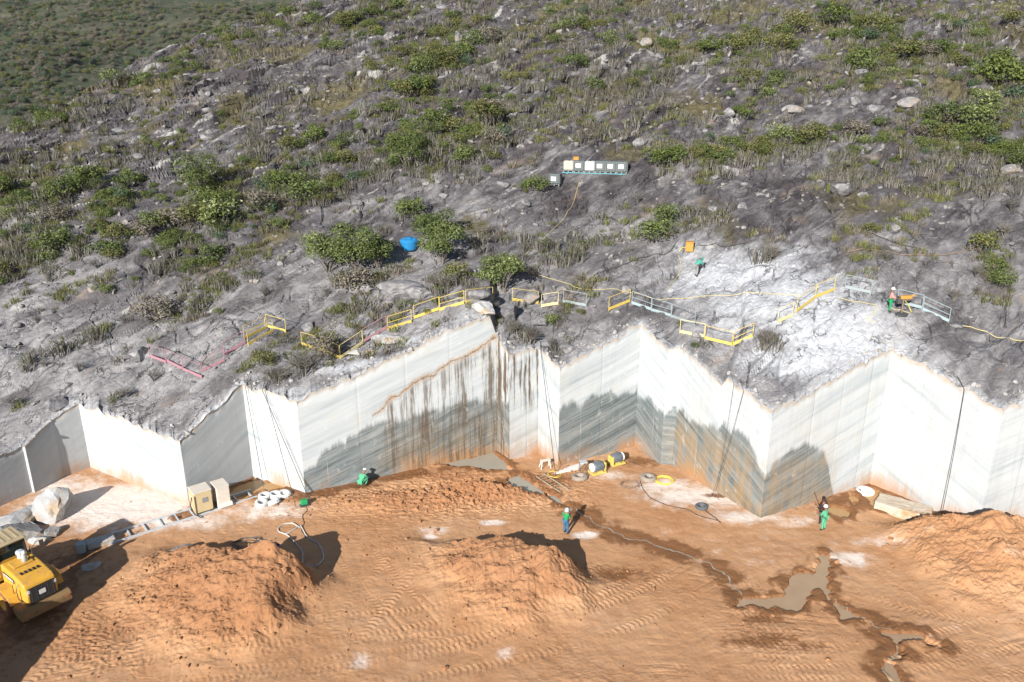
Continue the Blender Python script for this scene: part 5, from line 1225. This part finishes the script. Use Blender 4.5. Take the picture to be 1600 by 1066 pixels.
tyre(906, 748, .55, .30, M['dustytyre'], 'dusty tyre on the ground beside the yellow motors', None, .12)
tyre(1013, 749, .55, .30, M['dustytyre'], 'brown dusty tyre beside the yellow hose coil', None, .05, False, .35)
tyre(1096, 794, .40, .26, M['greytyre'], 'dark grey tyre with a cable lying on pale dust', None, .05)
tyre(1351, 771, .60, .34, M['whitetyre'], 'white capped tyre standing in the orange puddle corner', None, .0, True, .7)
def coil(px, py, R, turns, r, mat, label, name, cat, jit=.05, seed=1, oval=1.0):
    rng = np.random.default_rng(seed); p = on_floor(px, py); pts = []
    ph = rng.uniform(0, 6)
    for k in range(turns*22):
        an = k/22*2*math.pi; q = R*(1-.10*math.sin(k/22*1.7+ph))+rng.normal()*jit*.25
        x = p.x+q*math.cos(an)*oval+jit*math.sin(k*.13); y = p.y+q*math.sin(an)+jit*math.cos(k*.11); pts.append((x, y, gz1(x, y)+r+.02+(k//22)*r*.35))
    o = MB().tube(pts, r, 5).build(name, mat); tag(o, label, cat); return o
coil(1038, 752, .60, 6, .028, M['hoseyellow'], 'bright yellow hose coil on the pale floor', 'hose_coil', 'hose', .06, 3)
coil(985, 757, .5, 4, .016, M['hosebrown'], 'tangle of thin brown wire beside the dusty tyre', 'wire_coil', 'wire', .1, 4, 1.3)
coil(385, 850, .55, 4, .018, M['darksteel'], 'loose dark wire loops on the floor below the ochre wire saw', 'wire_coil', 'wire', .14, 5, 1.5)
coil(405, 852, .42, 3, .016, M['darksteel'], 'small dark wire loops beside the lamp stand', 'wire_coil', 'wire', .1, 6, 1.2)
coil(866, 742, .45, 2, .02, M['hoseyellow'], 'thin yellowish hose loop at the foot of the pale corner', 'hose_coil', 'hose', .05, 7)
def motor(px, py, ang, label):
    p = on_floor(px, py); t = empty('electric_motor', (p.x, p.y, p.z), ang); t.scale = (.78, .85, .85); tag(t, label, 'motor', 'yellow drive motors')
    MB().box((0, 0, .12), (1.5, .95, .16), bev=.03).build('skid', M['railyellow'], t)
    Mx = Matrix.Translation((.05, 0, .62)) @ Matrix.Rotation(math.pi/2, 4, 'Y')
    MB().lathe([(0, -.55), (.36, -.55), (.40, -.48), (.40, .45), (.36, .52), (0, .52)], n=22, M=Mx).build('housing', M['motor'], t, smooth=True)
    f = MB()
    for k in range(18):
        Mf = Mx @ Matrix.Rotation(k*math.pi/9, 4, 'Z') @ Matrix.Translation((.415, 0, 0)); f.box((0, 0, 0), (.05, .016, .80), M=Mf)
    f.build('fin', M['motor'], t)
    MB().lathe([(0, -.75), (.28, -.75), (.38, -.70), (.38, -.55), (0, -.55)], n=22, M=Mx).build('fan_cover', M['whitepaint'], t)
    MB().box((.0, 0, 1.06), (.34, .30, .16), bev=.02).build('terminal_box', M['motor'], t)
    MB().box((.72, .1, .55), (.25, .75, .75), bev=.05).build('gear_case', M['railyellow'], t)
    for s in (-1, 1): MB().box((.1, s*.36, .26), (.5, .12, .16)).build('foot', M['railyellow'], t)
motor(933, 739, .45, 'yellow motor with a white fan cover nearer the dusty tyre'); motor(963, 725, .5+math.pi, 'yellow motor with grey ribbed housing nearer the marble corner')
def ladder(px0, px1, label, w=.45, mat='wood', n=9):
    a = on_floor(*px0); b = on_floor(*px1); d = b-a; L = d.length; t = empty('ladder', (a.x, a.y, max(a.z, b.z)+.04), math.atan2(d.y, d.x)); tag(t, label, 'ladder')
    for y in (0, w): MB().box((L/2, y, .03), (L, .06, .07)).build('side_rail', M[mat], t)
    for x in np.linspace(.2, L-.2, n): MB().tube([(x, 0, .03), (x, w, .03)], .022, 6).build('rung', M[mat], t)
ladder((888, 766), (850, 742), 'grey ladder lying flat on the damp red ground', .7, 'wood', 8)
def stool(px, py):
    p = on_floor(px, py); t = empty('trestle', p, .3); tag(t, 'small pale wooden trestle at the foot of the cream corner', 'trestle')
    MB().box((0, 0, .62), (.75, .26, .07)).build('top', M['cream'], t)
    for sx in (-1, 1):
        for sy in (-1, 1): MB().bar((sx*.38, sy*.22, 0), (sx*.28, sy*.08, .6), .07).build('leg', M['cream'], t)
stool(852, 731)
def stand_table(px, py):
    p = on_floor(px, py); t = empty('steel_stand', p, .2); tag(t, 'thin-legged steel stand beside the yellow motors', 'stand')
    MB().box((0, 0, .85), (.55, .45, .05)).build('top', M['steel'], t)
    for sx in (-1, 1):
        for sy in (-1, 1): MB().bar((sx*.24, sy*.18, 0), (sx*.24, sy*.18, .85), .035).build('leg', M['darksteel'], t)
stand_table(911, 738)
p = on_floor(885, 735)
for k in range(4):
    o = MB().box((0, 0, .06), (1.9-.2*k, .20, .07)).build('board', M['whitepaint']); o.location = (p.x+.25*k, p.y-.2+k*.28, gz1(p.x, p.y)); o.rotation_euler = (0, .03, .45+.05*k)
    tag(o, ['whitewashed board lying outermost beside the yellow motors', 'whitewashed board second from the outermost board', 'whitewashed board second from the marble face', 'whitewashed board lying closest to the wet marble face'][k], 'board', 'whitewashed boards by the motors')
# lamp stand
p = on_floor(415, 874); t = empty('junction_box', p, .3); tag(t, 'pale junction box on a thin post by the heap shadow', 'junction box')
MB().tube([(0, 0, -.1), (0, 0, .95)], .03, 6).build('post', M['darksteel'], t); MB().box((0, 0, 1.08), (.42, .34, .30), bev=.02).build('box', M['cream'], t); MB().box((0, 0, .03), (.5, .5, .06)).build('base', M['darksteel'], t)
p = on_floor(433, 860); t = empty('blue_bucket', p); tag(t, 'small blue bucket in the edge of the heap shadow', 'bucket')
MB().lathe([(0, .01), (.14, .01), (.18, .34), (.195, .34), (.195, .37), (.165, .37), (.13, .05), (0, .05)], n=16).build('shell', M['darkblue'], t); MB().tube([(-.18, 0, .35), (-.1, .08, .46), (.1, .08, .46), (.18, 0, .35)], .012, 5).build('handle', M['darksteel'], t)
p = on_floor(476, 790); t = empty('green_pump', p, .4); tag(t, 'small green pump at the foot of the bright marble corner', 'pump')
MB().box((0, 0, .28), (.5, .34, .36), bev=.06).build('body', M['shirt_green'], t); MB().box((0, 0, .05), (.6, .42, .08)).build('base', M['darksteel'], t); MB().tube([(.2, 0, .4), (.3, 0, .6), (.5, .1, .6)], .04, 6).build('outlet', M['darksteel'], t)

# ---------------------------------------------------------------- hoses and cables
def floor_hose(pts, r, mat, label, name='hose', cat='hose', n=10):
    P = smooth_line(G2(pts), n); z = ground_z(P[:, 0], P[:, 1])
    o = MB().tube([(x, y, q+r*.8) for (x, y), q in zip(P, z)], r, 5).build(name, M[mat]); return tag(o, label, cat)
def hill_hose(pts, r, mat, label, name='hose', cat='hose', n=8):
    W_ = np.array([on_hill(*q)[:2] for q in pts]); P = smooth_line(W_, n); z = hill_z(P[:, 0], P[:, 1])
    for _ in range(2): z[1:-1] = np.maximum(z[1:-1], (z[:-2]+z[2:])/2)
    o = MB().tube([(x, y, q+r+.02) for (x, y), q in zip(P, z)], r, 5).build(name, M[mat]); return tag(o, label, cat)
Z3 = lambda pts: zz(320, 800, 7.27, pts)
floor_hose(Z3([(1080, 190), (1000, 140), (900, 150), (830, 200), (840, 240), (930, 265), (1040, 200), (1060, 180)]), .045, 'hosewhite', 'white hose loop lying on the dirt above the heap')
floor_hose(Z3([(1090, 170), (1150, 280), (1220, 335), (1290, 360), (1340, 460), (1355, 540), (1290, 630), (1190, 665), (1120, 625), (1110, 540), (1115, 470), (1040, 370), (930, 270), (880, 250)]), .045, 'hosewhite', 'long grey-white hose curving down towards the tracks')
floor_hose([(477, 790), (481, 800), (472, 808), (476, 820), (470, 830), (478, 840)], .02, 'rubber', 'black hose running from the green pump', 'hose')
floor_hose(zz(980, 720, 8, [(160, 260), (200, 380), (290, 490), (500, 580), (760, 620), (870, 700), (1150, 770)]), .022, 'rubber', 'thin black cable trailing over the pale floor', 'cable', 'cable')
floor_hose(zz(980, 720, 8, [(930, 610), (1040, 690), (1170, 790)]), .028, 'rubber', 'short dark cable hanging off the dark grey tyre', 'cable', 'cable')
floor_hose(zz(980, 720, 8, [(0, 10), (120, 55), (230, 90)]), .022, 'rubber', 'dark cable running from the motors along the wet face', 'cable', 'cable')
hill_hose([(817, 425), (855, 437), (876, 441), (905, 456), (980, 459), (1080, 467), (1250, 463)], .022, 'hosepale', 'long yellow air hose crossing the rock above the railings')
hill_hose([(1309, 466), (1350, 474), (1372, 480), (1366, 492), (1350, 500), (1368, 506)], .022, 'hosepale', 'yellow hose looping up to the rock drill')
hill_hose([(1390, 482), (1400, 486), (1420, 492), (1430, 488)], .022, 'hosepale', 'short yellow hose around the rock drill')
hill_hose([(1484, 509), (1540, 519), (1600, 532), (1640, 540)], .03, 'hosepale', 'straight pale yellow pipe downhill of the teal railing', 'pipe', 'pipe')
hill_hose([(912, 448), (955, 421), (1005, 403), (1045, 396), (1057, 380)], .028, 'rubber', 'black water pipe leading up to the orange box on the rock', 'pipe', 'pipe')
hill_hose([(1086, 387), (1120, 383), (1170, 380)], .028, 'rubber', 'black pipe running from the orange box into the brush', 'pipe', 'pipe')
hill_hose([(1325, 396), (1395, 395), (1445, 402), (1550, 392)], .04, 'hosebrown', 'long brown pipe lying across the grey rock', 'pipe', 'pipe')
hill_hose([(1345, 362), (1400, 384), (1450, 395)], .032, 'rubber', 'black pipe slanting down to the brown pipe', 'pipe', 'pipe')
hill_hose([(1060, 400), (1066, 420), (1052, 440), (1040, 455)], .022, 'hosepale', 'pale yellow hose running downhill from the orange box')
hill_hose([(905, 285), (890, 330), (855, 372), (820, 400)], .02, 'hosepale', 'pale hose running down the rock from the tank row')
def hang(rim, foot, r, label, sag=.3, out=.15, mat='rubber', via=None):
    # from the rim (on the wall line) down to the floor
    f = on_floor(*foot); x = rim[0]
    d = ray(*rim); T = np.linspace(40, 60, 800); xs = d[0]/d[1]*T; i = np.argmin(np.abs(wall_y(xs)-T)); X, Y = xs[i], T[i]
    top = Vector((X, Y-.06, float(rim_z(X))+.05)); pts = [top+Vector((0, .8, .35)), top+Vector((0, .2, .1)), top+Vector((0, -out, -.1))]
    n = 12; e = Vector((f.x, f.y, f.z+r))
    for k in range(1, n+1):
        q = k/n; s = pts[2].lerp(e, q); s.y -= math.sin(math.pi*q)*sag; pts.append(s)
    fixed = []
    for s in pts[2:]: fixed.append(Vector((s.x, min(s.y, float(wall_y(s.x))-.05), s.z)))
    o = MB().tube(pts[:2]+fixed, r, 5).build('cable', M[mat]); tag(o, label, 'cable')
hang((412, 613), (480, 774), .022, 'dark cable slanting down the bright face to the green pump', .0)
hang((416, 613), (463, 795), .018, 'thin cable slanting down the bright face to the pale floor', .0)
hang((385, 603), (412, 762), .018, 'thin cable at the shaded inner corner ending by the orange puddle', .0)
hang((845, 546), (868, 742), .022, 'thin cable hanging down the cream corner to the hose loop', .05)
hang((1160, 612), (1112, 776), .014, 'dark cable hanging down the rust stained face', .2)
hang((1145, 600), (1117, 778), .010, 'second thin cable beside the one on the rust stained face', .1)
hang((1502, 617), (1470, 812), .02, 'loose black hose hanging down the pale face behind the cream block', .1)
# orange box on the rock
p = on_hill(1077, 393); t = empty('compressor_box', (p.x, p.y, p.z-.05), -.2); tag(t, 'orange box standing on the rock above the worker in teal', 'box')
MB().box((0, 0, .42), (.62, .5, .75), bev=.04).build('body', M['orange'], t); MB().box((0, 0, .83), (.66, .54, .07), bev=.02).build('lid', M['orange'], t); MB().tube([(-.3, 0, .3), (-.6, -.1, .35), (-.8, -.2, .05)], .03, 6).build('outlet', M['hoseyellow'], t)
# rock drill
def drill():
    p = on_hill(1408, 492); t = empty('rock_drill', (p.x, p.y, p.z-.05), .1); tag(t, 'orange-headed rock drill on a dark post at the rim', 'rock drill')
    MB().tube([(0, 0, 0), (0, 0, 1.15)], .06, 8).build('mast', M['hosebrown'], t)
    MB().lathe([(0, 0), (.42, 0), (.45, .10), (.20, .16), (0, .16)], n=18).build('base', M['darksteel'], t)
    MB().box((.15, 0, 1.25), (.85, .28, .26), bev=.05).build('hammer', M['orange'], t)
    MB().box((-.25, .05, 1.05), (.35, .3, .5), bev=.03).build('valve_block', M['darksteel'], t)
    MB().tube([(.5, 0, 1.3), (.75, 0, 1.4)], .06, 8).build('handle', M['orange'], t)
    MB().tube([(.1, .1, 1.1), (.6, .3, .6), (.9, .3, .1)], .03, 6).build('feed_hose', M['hoseyellow'], t)
drill()

# ---------------------------------------------------------------- people
def skin_obj(name, verts, edges, radii, mat, parent, roots=(0,), sub=2):
    bm = bmesh.new(); lay = bm.verts.layers.skin.verify(); vs = []
    for v, r in zip(verts, radii):
        q = bm.verts.new(v); q[lay].radius = (r, r) if not isinstance(r, tuple) else r; vs.append(q)
    for r in roots: vs[r][lay].use_root = True
    for a, b in edges: bm.edges.new((vs[a], vs[b]))
    me = bpy.data.meshes.new(name); bm.to_mesh(me); bm.free(); o = link(me, name, mat, parent)
    o.modifiers.new('skin', 'SKIN').use_smooth_shade = True; s = o.modifiers.new('sub', 'SUBSURF'); s.levels = s.render_levels = sub; return o
def person(at, rz, pose, label, shirt, trousers, hat, sleeves=True, S=1.0, hatkind='helmet'):
    """pose: dict of joint positions (metres, facing +x)"""
    t = empty('person', at, rz); t.scale = (S, S, S); tag(t, label, 'person')
    J = {k: Vector(v) for k, v in pose.items()}
    V = []; E = []; R = []
    def add(v, r, p=None):
        V.append(tuple(v)); R.append(r)
        if p is not None: E.append((p, len(V)-1))
        return len(V)-1
    pel = add(J['pelvis'], .13); wa = add(J['pelvis'].lerp(J['chest'], .5), .12, pel); ch = add(J['chest'], .15, wa); nk = add(J['neck'], .058, ch)
    hd = J['head']; nv = (hd-J['neck']).normalized(); h0 = add(hd-nv*.03, .075, nk); h1 = add(hd+nv*.06, .098, h0); h2 = add(hd+nv*.15, .085, h1)
    fw = J['look'].normalized(); add(hd+fw*.105+nv*.02, .018, h1)
    roots = [0]
    for s in 'lr':
        sh = add(J['sh_'+s], .068, ch); el = add(J['el_'+s], .046, sh); wr = add(J['wr_'+s], .032, el)
        dv = (J['wr_'+s]-J['el_'+s]).normalized(); pm = add(J['wr_'+s]+dv*.07, .036, wr)
        side = dv.cross(Vector((0, 0, 1))); side = side.normalized() if side.length > .1 else Vector((0, 1, 0))
        for k, ln in enumerate((.065, .08, .085, .08, .062)):
            o_ = side*(-.032+.016*k); b0 = J['wr_'+s]+dv*(.06 if k else .03)+o_*(1 if k else 1.5)
            r0 = len(V); V.append(tuple(b0)); R.append(.010); roots.append(r0)
            m_ = add(b0+dv*ln*.55+o_*.2+Vector((0, 0, -.01)), .0095, r0); add(b0+dv*ln+Vector((0, 0, -.03)), .008, m_)
        hp = add(J['hip_'+s], .09, pel); kn = add(J['kn_'+s], .06, hp); an = add(J['an_'+s], .042, kn); add(J['toe_'+s], .036, an)
    skin_obj('body', V, E, R, M['skin'], t, roots)
    def garment(nm, chains, mat, base):
        V2 = []; E2 = []; R2 = []; idx = {}
        for ch_ in chains:
            prev = None
            for k, r in ch_:
                key = tuple(round(q, 4) for q in (J[k] if isinstance(k, str) else k))
                if key not in idx: idx[key] = len(V2); V2.append(key); R2.append(r)
                if prev is not None and (prev, idx[key]) not in E2: E2.append((prev, idx[key]))
                prev = idx[key]
        return skin_obj(nm, V2, E2, R2, mat, t, (0,))
    W_ = J['pelvis'].lerp(J['chest'], .5); Tp = J['pelvis'].lerp(J['chest'], -.12)
    ch_ = [[('pelvis', .165), (W_, .155), ('chest', .185), (J['chest'].lerp(J['neck'], .75), .085)]]
    for s in 'lr': ch_.append([('chest', .185), ('sh_'+s, .090), ('el_'+s, .066)]+([(J['el_'+s].lerp(J['wr_'+s], .85), .050)] if sleeves else []))
    garment('shirt', ch_, M[shirt], 0)
    garment('trousers', [[('pelvis', .155), ('hip_'+s, .112), ('kn_'+s, .082), (J['kn_'+s].lerp(J['an_'+s], .92), .066)] for s in 'lr'], M[trousers], 0)
    for s in 'lr':
        a = J['an_'+s]; b = J['toe_'+s]; skin_obj('boot', [tuple(a+Vector((0, 0, .08))), tuple(a), tuple(a.lerp(b, .5)), tuple(b)], [(0, 1), (1, 2), (2, 3)], [.058, .058, .052, .042], M['boot'], t)
    q = Vector((0, 0, 1)).rotation_difference(nv).to_matrix().to_4x4(); q.translation = hd+nv*.075
    if hatkind == 'helmet': prof = [(.150, -.005), (.128, .0), (.126, .05), (.10, .105), (.05, .135), (0, .14)]
    elif hatkind == 'hair': prof = [(.112, -.06), (.118, .0), (.112, .06), (.08, .11), (.03, .125), (0, .126)]
    else: prof = [(.155, -.14), (.135, -.06), (.122, .02), (.108, .08), (.06, .118), (0, .122)]
    MB().lathe(prof, n=16, M=q).build({'helmet': 'helmet', 'hair': 'hair'}.get(hatkind, 'hood_cap'), M[hat], t, smooth=True)
    return t
STAND = dict(pelvis=(0, 0, .95), chest=(.01, 0, 1.28), neck=(.015, 0, 1.47), head=(.03, 0, 1.58), look=(1, 0, 0), sh_l=(0, .19, 1.38), sh_r=(0, -.19, 1.38), el_l=(-.02, .25, 1.11), el_r=(-.02, -.25, 1.11), wr_l=(.08, .26, .88), wr_r=(.08, -.26, .88),
             hip_l=(0, .095, .90), hip_r=(0, -.095, .90), kn_l=(.03, .11, .50), kn_r=(.02, -.11, .50), an_l=(0, .12, .09), an_r=(-.02, -.12, .09), toe_l=(.15, .14, .04), toe_r=(.13, -.14, .04))
def at_floor(px, py): p = on_floor(px, py); return Vector((p.x, p.y, p.z))
P1 = dict(STAND, el_l=(.06, .27, 1.14), el_r=(.06, -.27, 1.14), wr_l=(.27, .12, 1.20), wr_r=(.27, -.10, 1.22), head=(.06, 0, 1.575), look=(.9, 0, -.4))
person(at_floor(884, 834), .9, P1, 'worker in bright green shirt and blue jeans standing on the open floor', 'shirt_green', 'jeans', 'hatblue', False, 1.04, 'cap')
P2 = dict(STAND, el_l=(.10, .26, 1.12), wr_l=(.32, .10, 1.02), el_r=(.08, -.26, 1.12), wr_r=(.32, -.05, 1.05))
p2 = at_floor(1286, 829); person(p2, 2.2, P2, 'worker in mint green overalls and white helmet holding a hose', 'mint', 'mint', 'helmet', True, 1.04)
p3 = at_floor(1283, 819); person(p3, 2.0, P2, 'worker in dark clothes standing right behind the mint green worker', 'darkcloth', 'darkcloth', 'darkcloth', True, 1.05, 'hair')
o = MB().tube([p3+Vector((-.55, .5, 2.0)), p3+Vector((-.25, .1, 1.15)), p3+Vector((-.30, -.25, .05))], .022, 6).build('pole', M['hosebrown']); tag(o, 'thin brown pole held by the worker in dark clothes', 'pole')
SQ = dict(pelvis=(-.12, 0, .38), chest=(.12, 0, .66), neck=(.22, 0, .82), head=(.30, 0, .91), look=(1, 0, -.5), sh_l=(.12, .19, .74), sh_r=(.12, -.19, .74), el_l=(.34, .24, .55), el_r=(.34, -.24, .55), wr_l=(.50, .10, .40), wr_r=(.50, -.10, .40),
          hip_l=(-.10, .11, .36), hip_r=(-.10, -.11, .36), kn_l=(.32, .20, .50), kn_r=(.32, -.20, .50), an_l=(.10, .18, .09), an_r=(.10, -.18, .09), toe_l=(.26, .20, .04), toe_r=(.26, -.20, .04))
person(at_floor(566, 760), 1.1, SQ, 'worker in mint green clothes crouching at the foot of the wet face', 'mint', 'mint', 'helmet', True, 1.12)
BEND = dict(STAND, pelvis=(-.08, 0, .90), chest=(.18, 0, 1.14), neck=(.32, 0, 1.26), head=(.42, 0, 1.30), look=(.8, 0, -.6), sh_l=(.22, .19, 1.20), sh_r=(.22, -.19, 1.20), el_l=(.40, .22, .98), el_r=(.40, -.22, .98), wr_l=(.52, .12, .80), wr_r=(.52, -.12, .80), hip_l=(-.06, .095, .86), hip_r=(-.06, -.095, .86), kn_l=(.08, .12, .48), kn_r=(-.04, -.12, .48), an_l=(0, .13, .09), an_r=(-.16, -.13, .09), toe_l=(.15, .14, .04), toe_r=(-.01, -.14, .04))
p = on_hill(1088, 432); person(p, .6, BEND, 'worker in teal shirt and grey trousers bending over the dusty rock', 'tealcloth', 'greycloth', 'tealcloth', True, 1.02, 'cap')
p = on_hill(1389, 488); person(p, -.4, P2, 'worker in faded red shirt and green trousers beside the rock drill', 'redcloth', 'shirt_green', 'helmet', True, 1.0)

# ---------------------------------------------------------------- thin haze over the whole valley
def haze():
    m = bpy.data.materials.new('haze'); m.use_nodes = True; nt = m.node_tree; nt.nodes.remove(nt.nodes['Principled BSDF'])
    v = nt.nodes.new('ShaderNodeVolumePrincipled'); v.inputs['Color'].default_value = (.80, .88, 1.0, 1); v.inputs['Density'].default_value = .00003
    nt.links.new(v.outputs[0], nt.nodes['Material Output'].inputs['Volume'])
    b = MB(); b.box((-150, 830, 70), (3400, 1860, 320)); o = b.build('haze', m); tag(o, 'thin pale bluish haze hanging over the valley', 'haze', kind='stuff')
haze()
